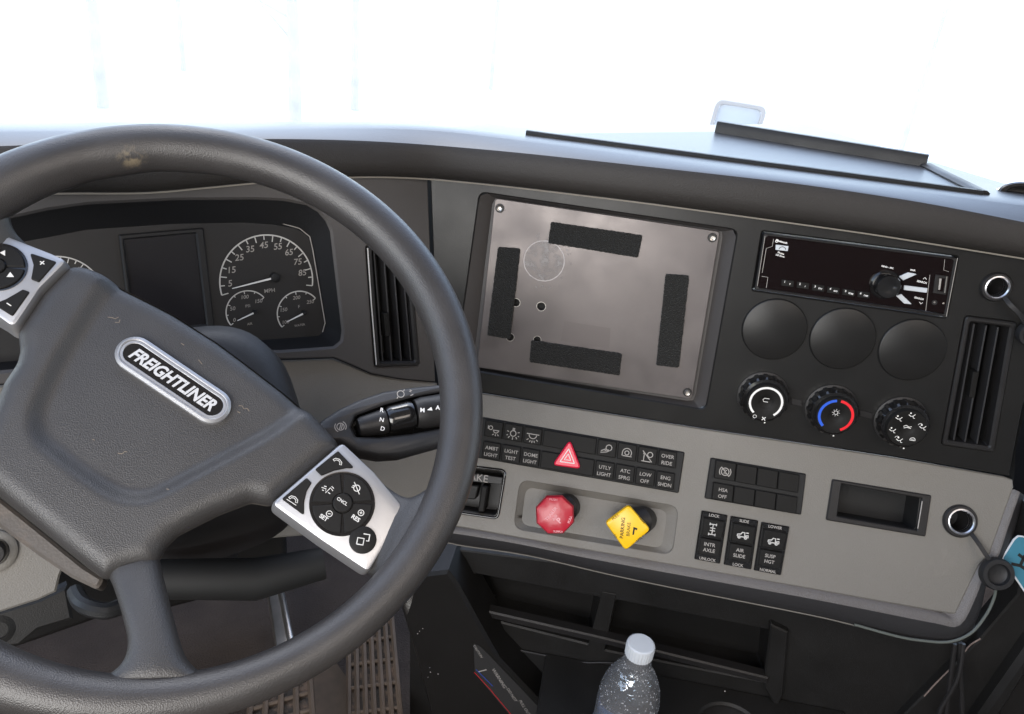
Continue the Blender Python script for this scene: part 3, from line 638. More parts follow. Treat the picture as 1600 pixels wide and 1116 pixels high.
b = MB(); prism(b, PA, rnd([Ru(198, 152), Ru(292, 163), Ru(286, 200), Ru(196, 190)], .0006), .0038, .002, .0003); bt = b.build('phone_button', 'cap', rd)
stroke(MB(), PA, [Ru(220, 186), Ru(228, 172), Ru(250, 166), Ru(268, 178), Ru(270, 190)], 5 * uR, .0039).build('handset_icon', 'void', bt)
for k, (x, y, s) in enumerate([(288, 437, 'T'), (400, 453, '/'), (512, 471, 'PTY'), (624, 489, 'RPT'), (736, 506, 'RDM'), (847, 522, 'DISP')]):
    q = [Ru(x - 46, y - 30), Ru(x + 44, y - 18), Ru(x + 40, y + 28), Ru(x - 50, y + 16)]
    pb = prism(MB(), PA, rnd(q, .0005), .004, .002, .0004).build('preset_button', 'key', rd)
    b = MB(); text(b, PA, Ru(x - 24, y - 12, .004), str(k + 1), z=.0042, height=17 * uR, bold=.03); text(b, PA, Ru(x + 14, y + 6, .004), s, z=.0042, height=13 * uR, rot=-.135, bold=.03); b.build('lettering', 'white', pb)
kc = Ru(1006, 448, .006)
kn = lathe(MB(), PA, kc, [(112 * uR, .002), (112 * uR, .005), (98 * uR, .0065), (92 * uR, .0065), (90 * uR, .016), (84 * uR, .0175), (60 * uR, .0175), (40 * uR, .0165), (.0001, .0163)], 48, lambda a, j: 1 + (.02 * math.sin(a * 24) if 3 <= j <= 4 else 0)).build('volume_knob', 'gloss', rd)
for nm, q in (('blade_button', [(1100, 386), (1170, 355), (1236, 368), (1132, 414)]), ('blade_button', [(1140, 450), (1312, 472), (1306, 505), (1138, 484)]), ('blade_button', [(1080, 528), (1120, 515), (1198, 590), (1140, 584)])):
    prism(MB(), PA, rnd([Ru(*p) for p in q], .0006), .0046, .002, .0004).build(nm, 'cap', rd)
pu = panel(MB(), PA, rnd([Ru(1372, 372), Ru(1468, 384), Ru(1448, 520), Ru(1352, 508)], .0006), [[Ru(1398, 396), Ru(1444, 402), Ru(1430, 498), Ru(1386, 492)]], .0042, .004, .0004).build('usb_port', 'black', rd)
prism(MB(), PA, [Ru(1400, 400), Ru(1416, 402), Ru(1404, 485), Ru(1392, 483)], .0040, .001, .0002).build('contact_tongue', 'ivory', pu)
stroke(MB(), PA, [Ru(1452, 385), Ru(1436, 505)], 8 * uR, .0044).build('usb_edge', 'steel', pu)
b = MB(); lathe(b, PA, Ru(1365, 577), [(20 * uR, .003), (20 * uR, .0036), (9 * uR, .0036), (8 * uR, .002)], 20); b.build('aux_jack', 'black', rd)
lathe(MB(), PA, Ru(1365, 577), [(7 * uR, .0033), (.0001, .0034)], 12).build('jack_contact', 'steel', rd); lathe(MB(), PA, Ru(1430, 585), [(7 * uR, .0034), (.0001, .0036)], 12).build('reset_dot', 'steel', rd)

# ================================================================== BLANK ROUND COVERS
for p, lab in (((1210, 515), 'round blank cover under the radio, nearest the metal plate'), ((1316.5, 529.5), 'round blank cover under the radio, in the middle of three'), ((1425, 547), 'round blank cover under the radio, nearest the air vent')):
    c = PA.uv(p, .001); r = .0335 * 1.05; b = MB(); lathe(b, PA, c, [(r + .0006, .0001), (r, -.0006), (r - .0004, .0012), (r - .0010, .0022), (r - .0018, .0026), (.0001, .0026)], 72); o = b.build('blank_cover', 'fascia', frame=PA)
    tag(o, lab, 'blank cover', 'round blank gauge covers')

# ================================================================== CLIMATE KNOBS
def knob(p, lab, kind):
    t = thing('climate_knob', lab, 'knob', PA.at(p), PA, 'climate control knobs'); c = PA.uv(p); r = .0265
    lathe(MB(), PA, c, [(r + .002, -.001), (r + .002, .002), (r, .003), (.0001, .003)], 64).build('base_ring', 'black', t)
    lathe(MB(), PA, c, [(r, .002), (r * .985, .014), (r * .93, .0165), (r * .80, .017)], 144, lambda a, j: 1 + (.022 * (1 if math.sin(a * 16) > 0 else -1) if j < 2 else 0)).build('grip', 'gloss', t)
    cp = lathe(MB(), PA, c, [(r * .82, .010), (r * .80, .021), (r * .77, .0228), (r * .34, .0225), (r * .28, .0215), (r * .2, .0205), (.0001, .0203)], 64).build('cap', 'key', t)
    z = .0229; g = MB()
    if kind == 0:
        stroke(g, PA, arc(c, r * .65, 232, -50, 50), r * .09, z); g.build('fan_speed_arc', 'white', t)
        g = MB(); stroke(g, PA, ellipse(c + V((-.32, -.68)) * r, r * .07, 14), .0005, z, closed=True)
        for k in range(4): a = math.radians(45 + 90 * k); stroke(g, PA, [c + V((.06, -.72)) * r, c + V((.06, -.72)) * r + V((math.cos(a), math.sin(a))) * r * .1], .0009, z)
        stroke(g, PA, [c + V(q) * r for q in ((.08, .02), (-.1, .02), (-.14, .1), (-.08, .17), (.12, .17))], .0006, .0217); g.build('fan_icons', 'white', t)
    elif kind == 1:
        stroke(g, PA, arc(c, r * .66, 232, 100, 30), r * .11, z); g.build('cold_arc', 'blueline', t)
        g = MB(); stroke(g, PA, arc(c, r * .66, 86, -62, 30), r * .11, z); g.build('hot_arc', 'redline', t)
        g = MB(); stroke(g, PA, ellipse(c + V((-.02, .12)) * r, r * .08, 14), .0005, .0217, closed=True)
        for k in range(8): a = math.radians(45 * k); d = V((math.cos(a), math.sin(a))) * r; stroke(g, PA, [c + V((-.02, .12)) * r + d * .11, c + V((-.02, .12)) * r + d * .16], .0004, .0217)
        g.build('sun_icon', 'white', t)
    else:
        for a in (88, 140, 198, 252, 305, 15):
            q = c + V((math.cos(math.radians(a)), math.sin(math.radians(a)))) * r * .58
            if a == 305: stroke(g, PA, arc(q, r * .11, 0, 180, 10), .0006, z); stroke(g, PA, [q + V((-.11, -.01)) * r, q + V((.11, -.01)) * r], .0005, z); [stroke(g, PA, [q + V((x, -.03)) * r, q + V((x, .06)) * r], .0004, z) for x in (-.05, 0, .05)]; continue
            stroke(g, PA, [q + V(w) * r for w in ((-.12, .02), (-.02, -.04), (.06, -.02), (.13, .07))], .0007, z)
            stroke(g, PA, [q + V((.05, .0)) * r, q + V((.09, -.10)) * r, q + V((.15, -.10)) * r], .0006, z); lathe(g, PA, q + V((-.05, .09)) * r, [(.035 * r, z), (.0001, z + .0001)], 8)
            if a in (252, 15): stroke(g, PA, arc(q + V((-.1, .07)) * r, r * .08, 0, 180, 8), .0005, z)
        stroke(g, PA, [c + V(w) * r for w in ((-.15, .05), (-.05, .11), (.08, .05), (.17, .09))], .0007, .0217); stroke(g, PA, [c + V(w) * r for w in ((-.12, -.02), (.0, .03), (.16, 0.0))], .0007, .0217)
        g.build('airflow_icons', 'white', t)
    lathe(MB(), PA, c + V((.02, -.97)) * r + V((.0045, 0)), [(.0009, .0175), (.0001, .0178)], 10).build('pointer_dot', 'white', t)
knob((1191.5, 618), 'ribbed fan speed knob with a white arc', 0)
knob((1298, 638), 'ribbed temperature knob with blue and red arcs', 1)
knob((1406.5, 657), 'ribbed airflow knob with small seat icons, nearest the vent', 2)
# printed link lines between the knobs
for a, c in (((1236, 626), (1253, 630)), ((1343, 645), (1363, 650))):
    prism(MB(), PA, [PA.uv((a[0], a[1] - 5)), PA.uv((c[0], c[1] - 5)), PA.uv((c[0], c[1] + 5)), PA.uv((a[0], a[1] + 5))], .0016, -.001, .0004).build('knob_link', 'black', dash)

# ================================================================== SWITCH BANKS
def bil(q, u, v): return V(q[0]).lerp(V(q[1]), u).lerp(V(q[3]).lerp(V(q[2]), u), v)
RB = math.atan2(0, 1)
def bank(name, lab, quad, kq, ub, rows, keys, gr=None):
    """quad outer TL TR BR BL px; kq key area px; ub column borders; rows v ranges; keys {(col,row): content}"""
    c = bil(quad, .5, .5); t = thing(name, lab, 'switch bank', PB.at(c), PB, gr)
    o = rnd(UV(PB, quad, .003), .002); panel(MB(), PB, o, (), .003, .008, .0012).build('housing', 'void', t)
    for r, (v0, v1) in enumerate(rows):
        for k in range(len(ub) - 1):
            g = .004; q = [bil(kq, ub[k] + g, v0), bil(kq, ub[k + 1] - g, v0), bil(kq, ub[k + 1] - g, v1), bil(kq, ub[k] + g, v1)]
            P = rnd(UV(PB, q, .006), .0008); zt = .0068
            ky = prism(MB(), PB, P, zt, .002, .0008).build('key', 'key', t)
            s = keys.get((k, r))
            if not s: continue
            cc = PB.uv(bil(kq, (ub[k] + ub[k + 1]) / 2, v0 * .45 + v1 * .55), .006); u = px2m(PB, c, .006); b = MB()
            if isinstance(s, str):
                L = s.split('\n')
                for j, w in enumerate(L): text(b, PB, cc + V((0, (.5 - j) * 10.5 * u if len(L) > 1 else 0)), w, z=zt + .0002, height=5.6 * u, bold=.008)
            else: s(b, cc, u, zt)
            b.build('lettering', 'ivory', ky)
    return t
def S_(b, cc, u, z, *pls, w=1.3):
    for p in pls: stroke(b, PB, [cc + V(q) * u for q in p], w * u, z)
def circ(r, x=0, y=0, a0=0, a1=360, n=16): return [(x + r * math.cos(math.radians(a0 + (a1 - a0) * k / n)), y + r * math.sin(math.radians(a0 + (a1 - a0) * k / n))) for k in range(n + 1)]
def ic_ambt(b, c, u, z): S_(b, c, u, z, circ(3, -5, 3), [(-9, 1), (-9, 6)], [(-1, 0), (9, 0)], circ(4, 4, 0, 180, 360), [(1, -6), (-1, -8)], [(4, -6), (4, -9)], [(7, -6), (9, -8)])
def ic_bulb(b, c, u, z): S_(b, c, u, z, circ(4.5), [(-2, 6), (2, 6)], [(-2, 8), (2, 8)], [(-7, 2), (-10, 3)], [(7, 2), (10, 3)], [(-5, -5), (-7, -8)], [(5, -5), (7, -8)], [(0, -6), (0, -10)], [(-8, -3), (-10, -4)], [(8, -3), (10, -4)])
def ic_dome(b, c, u, z): S_(b, c, u, z, [(-10, 4), (10, 4)], circ(6, 0, 3, 180, 360), [(-6, -4), (-9, -6)], [(-3, -6), (-4, -9)], [(0, -6), (0, -10)], [(3, -6), (4, -9)], [(6, -4), (9, -6)])
def ic_util(b, c, u, z): S_(b, c, u, z, circ(4.5, 3, 3), [(-1, 1), (-8, -3), (-9, -6), (0, -4), (5, -1)], [(-3, -2), (3, 0)])
def ic_horn(b, c, u, z): S_(b, c, u, z, [(-6, -5), (8, -5)], circ(7, 0, 0, -30, 180), circ(3.2), [(-7, 0), (-7, -5)])
def ic_low(b, c, u, z): S_(b, c, u, z, [(-8, 8), (8, -8)], [(-5, -8), (-5, 4)], [(-8, -8), (6, -8)], circ(4, 4, 3), [(-7, 4), (-3, 4)])
def ic_esc(b, c, u, z): S_(b, c, u, z, circ(6), circ(9, 0, 0, 140, 220), circ(9, 0, 0, -40, 40), [(-7, 7), (7, -7)], [(-2, 3), (2, 3), (-2, -3), (2, -3)])
Z2 = lambda x, y: (700 + x / 4, 630 + y / 4)
Z3 = lambda x, y: (1060 + x / 2.963, 680 + y / 2.963)
q1 = [(742, 650), (1070, 707), (1060.5, 771), (731, 713)]
k1 = [Z2(232, 98), Z2(1437, 304), Z2(1412, 550), Z2(205, 343)]
ub1 = [0, .1, .203, .302, .584, .688, .793, .899, 1]
T1 = {(0, 0): ic_ambt, (1, 0): ic_bulb, (2, 0): ic_dome, (4, 0): ic_util, (5, 0): ic_horn, (6, 0): ic_low, (7, 0): 'OVER\nRIDE',
      (0, 1): 'AMBT\nLIGHT', (1, 1): 'LIGHT\nTEST', (2, 1): 'DOME\nLIGHT', (4, 1): 'UTLY\nLIGHT', (5, 1): 'ATC\nSPRG', (6, 1): 'LOW\nOFF', (7, 1): 'ENG\nSHDN'}
bank('switch_bank', 'long two row switch bank with red hazard triangle at its middle', q1, k1, ub1, [(.02, .43), (.56, .98)], T1)
hz = thing('hazard_button', 'red triangular hazard warning button', 'hazard button', PB.at((888, 714), .01), PB)
tri = rnd(UV(PB, [(890.5, 687), (863, 727), (908, 733)], .012), .0035)
prism(MB(), PB, tri, .0125, .004, .0016).build('button', 'hazard', hz)
tc = sum(UV(PB, [(890.5, 687), (863, 727), (908, 733)], .012), V((0, 0))) / 3
def sc(k): return [tc + (p - tc) * k for p in UV(PB, [(890.5, 687), (863, 727), (908, 733)], .012)]
b = MB()
for k, w in ((.50, .0010), (.22, .0008)): 
    b_ = sc(k); 
    for j in range(3): stroke(b, PB, [b_[j], b_[(j + 1) % 3]], w, .0126)
b.build('triangle_mark', 'white', hz)
q2 = [(1110.6, 715.4), (1260, 741), (1252, 805), (1101, 779)]; k2 = [Z3(172, 115), Z3(562, 185), Z3(546, 365), Z3(152, 295)]
bank('switch_bank', 'short two row switch bank, mostly blank keys, right of the long one', q2, k2, [0, .25, .5, .75, 1], [(.0, .46), (.57, 1)], {(0, 0): ic_esc, (0, 1): 'HSA\nOFF'})

# ---- three rocker switches
def ic_axle(b, c, u, z): S_(b, c, u, z, [(-5, 8), (5, 8)], [(0, 8), (0, -8)], [(-5, -8), (5, -8)], [(-4, 2), (4, 2)], [(-4, -2), (4, -2)], [(-5, 6), (-5, 10)], [(5, 6), (5, 10)], [(-5, -6), (-5, -10)], [(5, -6), (5, -10)])
def ic_truck(b, c, u, z): S_(b, c, u, z, [(-8, -3), (-8, 0), (-3, 1), (-1, 4), (3, 4), (3, -3), (-8, -3)], [(3, -1), (9, 0), (9, -3), (3, -3)], circ(1.8, -5, -4, n=8), circ(1.8, 5, -4, n=8), [(5, 4), (9, 4)], w=1.8)
def rocker(q, up, ic, mid_, lo, lab):
    c = bil(q, .5, .5); t = thing('rocker_switch', lab, 'rocker switch', PB.at(c), PB, 'black rocker switches in a row'); u = px2m(PB, c)
    panel(MB(), PB, rnd(UV(PB, q, .003), .0012), (), .003, .008, .001).build('housing', 'gloss', t)
    def kq(u0, u1, v0, v1): return UV(PB, [bil(q, u0, v0), bil(q, u1, v0), bil(q, u1, v1), bil(q, u0, v1)], .006)
    P = kq(.1, .93, .12, .5); b = MB()
    # rocker: tilted upper half stands proud, lower half dips
    def wedge(P, zt, zb): 
        b = MB(); Q = offs(ccw(P), .0007); P = ccw(P)
        b.add([PB.w(p.x, p.y, .002) for p in P] + [PB.w(p.x, p.y, zt if i >= 2 else zb) for i, p in enumerate(Q)], [(0, 1, 5, 4), (1, 2, 6, 5), (2, 3, 7, 6), (3, 0, 4, 7), (4, 5, 6, 7)]); return b
    rk = thing_part = wedge(P, .0105, .0082).build('rocker', 'key', t); bevel(rk, .0008)
    lowp = wedge(kq(.1, .93, .53, .88), .0078, .0065).build('rocker_lower', 'key', t); bevel(lowp, .0006)
    b = MB(); ic(b, PB.uv(bil(q, .5, .33), .009), u, .0110); b.build('icon', 'dial', rk)
    b = MB(); L = mid_.split('\n')
    for j, w in enumerate(L): text(b, PB, PB.uv(bil(q, .5, .71), .008) + V((0, (.5 - j) * 9 * u)), w, z=.0080, height=5.6 * u, bold=.015)
    b.build('lettering', 'ivory', lowp)
    b = MB(); text(b, PB, PB.uv(bil(q, .5, .055), .003), up, z=.0033, height=4.6 * u, bold=.02); text(b, PB, PB.uv(bil(q, .5, .95), .003), lo, z=.0033, height=4.6 * u, bold=.02); b.build('lettering', 'ivory', t)
rocker([(1096.5, 798), (1137, 805.5), (1125, 881.5), (1085, 874)], 'LOCK', ic_axle, 'INTR\nAXLE', 'UNLOCK', 'rocker switch marked INTR AXLE')
rocker([(1142, 806.5), (1185, 814), (1174, 890.5), (1131, 882.5)], 'SLIDE', ic_truck, 'AIR\nSLIDE', 'LOCK', 'rocker switch marked AIR SLIDE')
rocker([(1190, 816), (1234, 823.5), (1220.5, 899.5), (1178, 891.5)], 'LOWER', ic_truck, 'SUSP\nHGT', 'NORMAL', 'rocker switch marked SUSP HGT')

# ================================================================== CUBBY POCKET
t = thing('cubby_pocket', 'small rectangular black cubby pocket in the grey panel', 'pocket', PB.at((1375, 793)), PB)
o = rnd(UV(PB, [(1301, 749), (1456, 774.5), (1446.5, 839), (1291, 813)], .003), .002); i = rnd(UV(PB, [(1315, 756), (1441, 779), (1433.5, 829), (1308, 807)], .003), .001)
panel(MB(), PB, o, [i], .003, .006, .0012, .001).build('frame', 'black', t)
b = MB(); q = safe_inset(i, .002); loftpl(b, PB, i, -.003, q, -.035, 60); b.add([PB.w(p.x, p.y, -.035) for p in q], [tuple(range(len(q)))]); b.build('liner', 'void', t)
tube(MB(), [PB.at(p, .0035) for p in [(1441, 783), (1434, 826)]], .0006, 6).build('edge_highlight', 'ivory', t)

# ================================================================== TRAILER BRAKE CONTROL (left end behind the rim)
t = thing('brake_control', 'black recessed brake hand control beside the wheel rim', 'brake control', PB.at((745, 770)), PB)
o = rnd(UV(PB, [(690, 722), (792, 734), (779, 813), (678, 798)], .003), .008); i = offs(o, .003)
panel(MB(), PB, o, [i], .003, .006, .0014, .0012).build('frame', 'gloss', t)
b = MB(); q = safe_inset(i, .003); loftpl(b, PB, i, -.003, q, -.030, 60); b.add([PB.w(p.x, p.y, -.030) for p in q], [tuple(range(len(q)))]); b.build('liner', 'black', t)
b = MB(); prism(b, PB, rnd(UV(PB, [(712, 737), (786, 746), (784, 757), (710, 750)], -.002), .001), -.001, -.02, .0006); pl_ = b.build('label_bar', 'black', t)
text(MB(), PB, PB.uv((739, 745), 0), 'BRAKE', z=-.0007, width=47 * px2m(PB, (740, 745)), rot=0).build('lettering', 'ivory', pl_)
b = MB(); prism(b, PB, rnd(UV(PB, [(753, 758), (763, 760), (757, 800), (747, 799)], 0), .002), .004, -.026, .0015); b.build('lever', 'key', t)
b = MB(); prism(b, PB, rnd(UV(PB, [(705, 755), (748, 760), (742, 782), (700, 778)], 0), .002), -.004, -.026, .0015); b.build('thumb_rest', 'dark', t)

# ================================================================== AIR BRAKE VALVE KNOBS
t = thing('trailer_air_knob', 'red eight sided trailer air supply push pull knob', 'brake knob', PB.at((873, 797), -.012), PB)
OFK = .022; PK = Pl(PB.O + PB.n * .013, PB.ex, PB.ey)
c = PK.uv((867, 805), OFK); r = 31.5 * px2m(PK, (867, 805), OFK)
tube(MB(), [PB.at((887, 791), -.012), PB.at((882, 795), .012), PK.w(c.x, c.y, .001)], [.0155, .0165, .0165], 28).build('stem', 'black', t)
def octo(a, j): 
    s = math.pi / 4; x = (a + .2) % s - s / 2; return .97 / math.cos(x) if j < 5 else 1
b = MB(); lathe(b, PK, c, [(r * .7, .008), (r * .92, .011), (r * .97, .015), (r * .97, .0195), (r * .9, .0225), (r * .78, .0235), (r * .4, .0245), (.0001, .0248)], 96, octo); kb = b.build('knob', 'red', t, smooth=28)
b = MB(); uu = px2m(PK, (867, 805), OFK)
M['pinkprint'] = mat('worn_print', (.75, .35, .38), .5)
text(b, PK, c + V((8, -6)) * uu, 'P', z=.0249, height=9 * uu, rot=1.0, bold=.03)
text(b, PK, c + V((-6, 2)) * uu, 'TRAILER', z=.0249, width=26 * uu, rot=1.05); text(b, PK, c + V((1, -3)) * uu, 'AIR', z=.0250, width=11 * uu, rot=1.05)
text(b, PK, c + V((9, -24)) * uu, 'SUPPLY', z=.0240, width=15 * uu, rot=.1, bold=.02); text(b, PK, c + V((24, -2)) * uu, 'PULL', z=.0240, width=12 * uu, rot=1.4, bold=.02)
text(b, PK, c + V((-6, 24)) * uu, 'PUSH', z=.0240, width=12 * uu, rot=.1)
b.build('lettering', 'pinkprint', kb)
t = thing('parking_brake_knob', 'yellow square parking brake knob turned on its corner', 'brake knob', PB.at((984, 820), -.012), PB)
Y4 = [(982.5, 789), (1017, 828), (977.5, 861.5), (945, 817)]; c = PK.uv((980.5, 824.5), OFK)
tube(MB(), [PB.at((1006, 811), -.012), PB.at((1000, 814), .012), PK.w(c.x, c.y, .001)], [.0155, .0165, .0165], 28).build('stem', 'black', t)
P = UV(PK, Y4, OFK); b = MB(); A1 = rnd(P, .005, 7); n = len(A1)
rings = [(offs(A1, .006), .008), (offs(A1, .001), .012), (A1, .015), (A1, .0195), (offs(A1, .0008), .0212), (offs(A1, .0022), .0220)]
for (a, za), (d, zb) in zip(rings, rings[1:]): b.add([PK.w(p.x, p.y, za) for p in a] + [PK.w(p.x, p.y, zb) for p in d], [(i, (i + 1) % n, n + (i + 1) % n, n + i) for i in range(n)])
b.add([PK.w(p.x, p.y, .0220) for p in rings[-1][0]], [tuple(range(n))]); kb = b.build('knob', 'yellow', t)
b = MB(); ry_ = PK.uv((966, 838), OFK) - PK.uv((975, 808), OFK)
rot = math.radians(93)
text(b, PK, PK.uv((972.5, 825), OFK), 'PARKING', z=.0222, width=32 * uu, rot=rot, bold=.015); text(b, PK, PK.uv((982, 827), OFK), 'BRAKE', z=.0222, width=21 * uu, rot=rot)
cc = PK.uv((992, 830), OFK)
prism(b, PK, [cc + V(q) * uu for q in ((-3, -6), (-3, 6), (3, 5), (3, 2), (-.5, 2.5), (-.5, -6))], .0224, .0221, .00005)
for p, s, rr in (((962, 808), 'PULL', .85), ((1003, 812), 'PUSH', -.75), ((961, 838), 'TO', -.75), ((1000, 842), 'APPLY', .85)): text(b, PK, PK.uv(p, OFK), s, z=.0222, width=len(s) * 3.1 * uu, rot=rr)
b.build('lettering', 'void', kb)

# ================================================================== POWER SOCKETS
def socket(pl, p, rpx, lab, strap, capp, capr):
    t = thing('power_socket', lab, 'power socket', pl.at(p), pl, 'round power sockets'); c = pl.uv(p, .004); u = px2m(pl, p, .004); r = rpx * u
    lathe(MB(), pl, c, [(r, -.001), (r, .003), (r * .92, .005), (r * .8, .0052), (r * .76, .002)], 48).build('collar', 'black', t)
    lathe(MB(), pl, c, [(r * .80, .002), (r * .79, .0062), (r * .72, .0066), (r * .66, .0055), (r * .64, -.004)], 48).build('chrome_ring', 'chrome', t)
    lathe(MB(), pl, c, [(r * .645, .000), (r * .63, -.03), (.0001, -.0305)], 32).build('barrel', 'black', t)
    lathe(MB(), pl, c, [(r * .16, -.029), (r * .12, -.022), (.0001, -.021)], 16).build('center_contact', 'steel', t)
    b = MB(); lathe(b, pl, c + V((-.45, .08)) * r, [(r * .13, -.028), (r * .1, -.006), (.0001, -.005)], 12); b.build('side_contact', 'rust', t)
    P = smooth_path([pl.at(q, o) for q, o in strap], 8); rows = []
    for k, q in enumerate(P):
        d = (P[min(k + 1, len(P) - 1)] - P[max(k - 1, 0)]).normalized(); s = d.cross(pl.n).normalized() * .0022; rows.append([q - s - pl.n * .0008, q - s + pl.n * .0006, q + s + pl.n * .0006, q + s - pl.n * .0008, q - s - pl.n * .0008])
    grid(MB(), rows).build('strap', 'shroud', t)
    cr = capr * u; c2 = pl.uv(capp, .016)
    cp = lathe(MB(), pl, c2, [(cr * .8, .006), (cr, .009), (cr, .015), (cr * .93, .0175), (cr * .68, .0175), (cr * .62, .013), (cr * .5, .0115), (cr * .2, .0108), (.0001, .0105)], 48).build('rubber_cap', 'shroud', t)
    return t
socket(PA, (1557.5, 449), 25, 'power socket above the right air vent, cap hanging', [((1567, 462), .004), ((1578, 476), .012), ((1592, 490), .014), ((1604, 508), .012)], (1612, 523), 21)
socket(PB, (1501.5, 815), 27, 'power socket low on the grey panel, cap hanging', [((1516, 832), .003), ((1528, 848), .01), ((1540, 866), .014), ((1552, 884), .014)], (1560, 898), 26)

# ================================================================== CABLES
L = [PB.at(p, o) for p, o in [((1335, 976), -.006), ((1400, 994), -.002), ((1440, 1001), .0), ((1482, 1003), .002), ((1516, 990), .004), ((1540, 962), .006), ((1553, 935), .008), ((1556, 918), .012)]]
tag(tube(MB(), smooth_path(L, 8), .0016, 8).build('thin_cable', 'cable'), 'thin grey green cable curving round the lower corner of the dash', 'cable')
random.seed(4)
for k, (a, m_, c, lab) in enumerate([((1492, 1006), (1486, 1050), (1478, 1116), 'leftmost cable of the dark loom under the dash corner'), ((1500, 1004), (1500, 1040), (1503, 1118), 'straight dark cable of the loom under the dash corner'), ((1505, 1006), (1496, 1060), (1466, 1118), 'dark cable of the loom, bowing out to the left')]):
    P = smooth_path([PB.at(a, -.02), PB.at(m_, -.03), PB.at(c, -.05), PB.at((c[0] - 6, 1180), -.07)], 8)
    tag(tube(MB(), P, .0028, 8).build('loom_cable', 'black'), lab, 'cable', 'loom cables')

# ================================================================== BLUE TAG by the socket cap
t = thing('blue_tag', 'blue rounded tag with dark arrow mark and white border', 'tag', PB.at((1590, 870), -.004), PB)
q = [(1566, 873), (1585, 843), (1592, 837), (1601, 838), (1660, 880), (1650, 930), (1608, 935)]
P = rnd(UV(PB, q), .004); prism(MB(), PB, P, -.002, -.0032, .0002).build('card', 'cap', t)
prism(MB(), PB, offs(ccw(P), .0018), -.0016, -.0021, .0001).build('blue_field', 'tag', t)
b = MB()
for s in ([(1591, 866), (1606, 878)], [(1580, 881), (1594, 884)], [(1594, 884), (1601, 868)], [(1594, 884), (1606, 892)]): stroke(b, PB, [PB.uv(p, -.0015) for p in s], .0035, -.0014)
b.build('arrow_mark', 'void', t)

# ================================================================== RIGHT LOWER TRIM
q0 = PD.at((1500, 1000))
rl = thing('door_trim', 'dark lower trim panel right of the dashboard', 'trim panel', q0)
Pq = Pl(PD.O + PD.n * .012, PD.ex, PD.ey)
prism(MB(), Pq, UV(Pq, [(1612, 800), (1800, 800), (1800, 1320), (1300, 1320), (1385, 1145), (1445, 1085), (1532, 998), (1590, 930)]), 0, -.03, .002).build('panel', 'dark', rl)
P = [Pq.at(p, .003) for p in [(1444, 1088), (1462, 1068), (1484, 1046)]]; P2 = [Pq.at(p, .003) for p in [(1506, 1020), (1516, 1008), (1532, 998)]]
for k in (P, P2): tube(MB(), smooth_path(k, 6), .0009, 6).build('trim_edge_glint', 'edge_glint', rl)  # pale threads paint jagged highlights along the trim edge
prism(MB(), Pq, rnd(UV(Pq, [(1500, 1130), (1600, 985), (1700, 975), (1700, 1000), (1610, 1010), (1530, 1140)]), .01), .02, -.001, .006).build('ridge', 'dark', rl)

# ---- small dark oval of unknown kind at the far right of the dash top
o = T((1590, 303)); t = thing('dark_oval_object', 'small dark oval object at the far right of the dash top', 'oval object', o)
PO = Pl(o, (.70, -.71, 0), (.3, .3, .9))
panel(MB(), PO, ellipse((.012, 0), .032, 40, .015), [ellipse((.013, -.001), .026, 40, .010)], 0, .03, .002, .001).build('rim', 'gloss', t)
MB().add([PO.w(p.x, p.y, -.012) for p in ellipse((.013, -.001), .026, 40, .010)], [tuple(range(40))]).build('oval_back', 'dark', t)
# =================================================================== STEERING WHEEL
wh = thing('steering_wheel', 'black leather steering wheel turned clockwise with silver switch pods', 'steering wheel', PW.O, PW)
R0 = .208 * WS; b = MB(); NT, NS = 160, 24; vs = []; fs = []
for i in range(NT):
    th = 2 * math.pi * i / NT; r = (.0185 - .0018 * math.cos(th) + .0021 * math.sin(th) + .0012 * math.cos(2 * th) - .0003 * math.sin(2 * th)) * WS
    # finger scallops on the upper inner side of the grip
    for j in range(NS):
        ph = 2 * math.pi * j / NS; sc_ = 1.0
        if math.cos(ph) < 0:
            for a0 in (98, 108, 84): sc_ -= .05 * math.exp(-((math.degrees(th) - a0) / 4.5) ** 2) * (-math.cos(ph))
        rr = r * sc_; cr = R0 + rr * math.cos(ph); vs.append(PW.w(cr * math.cos(th), cr * math.sin(th), rr * math.sin(ph)))
for i in range(NT):
    for j in range(NS): fs.append((i * NS + j, ((i + 1) % NT) * NS + j, ((i + 1) % NT) * NS + (j + 1) % NS, i * NS + (j + 1) % NS))
b.add(vs, fs).build('rim', 'rim', wh, smooth=80)

HO = -.010                                                   # hub face level
hubpx = [(105, 407), (130, 408), (153, 417), (190, 438), (240, 463), (272, 480), (340, 523), (375, 549), (443, 601), (495, 646), (535, 692), (424, 786), (392, 780), (340, 800), (300, 820), (275, 833), (256, 852), (243, 878), (200, 888), (160, 905), (130, 884), (60, 827), (0, 779), (-40, 745), (-45, 700), (-20, 640), (-2, 592), (19, 561), (24, 540), (21, 511), (62, 450)]
HP = ccw(UV(PW, hubpx, HO)); HP = resamp(rnd(HP, .006, 4), 260); hc2 = PW.uv((262, 640), HO)
Ucurve = [PW.uv(p, HO) for p in [(175, 425), (150, 452), (120, 500), (92, 545), (60, 610), (47, 650), (55, 685), (85, 712), (125, 742), (165, 768), (200, 780), (240, 776), (300, 745), (380, 703), (440, 668), (500, 620)]]
Upoly = Ucurve + [PW.uv((420, 520), HO), PW.uv((250, 380), HO)]
def pip(p, poly):
    c = False; n = len(poly)
    for i in range(n):
        a, b_ = poly[i], poly[i - 1]
        if (a.y > p.y) != (b_.y > p.y) and p.x < (b_.x - a.x) * (p.y - a.y) / (b_.y - a.y) + a.x: c = not c
    return c
def dline(p, L):
    m = 9
    for a, b_ in zip(L, L[1:]):
        d = b_ - a; t = max(0, min(1, (p - a).dot(d) / d.length_squared)); m = min(m, (p - a - d * t).length)
    return m
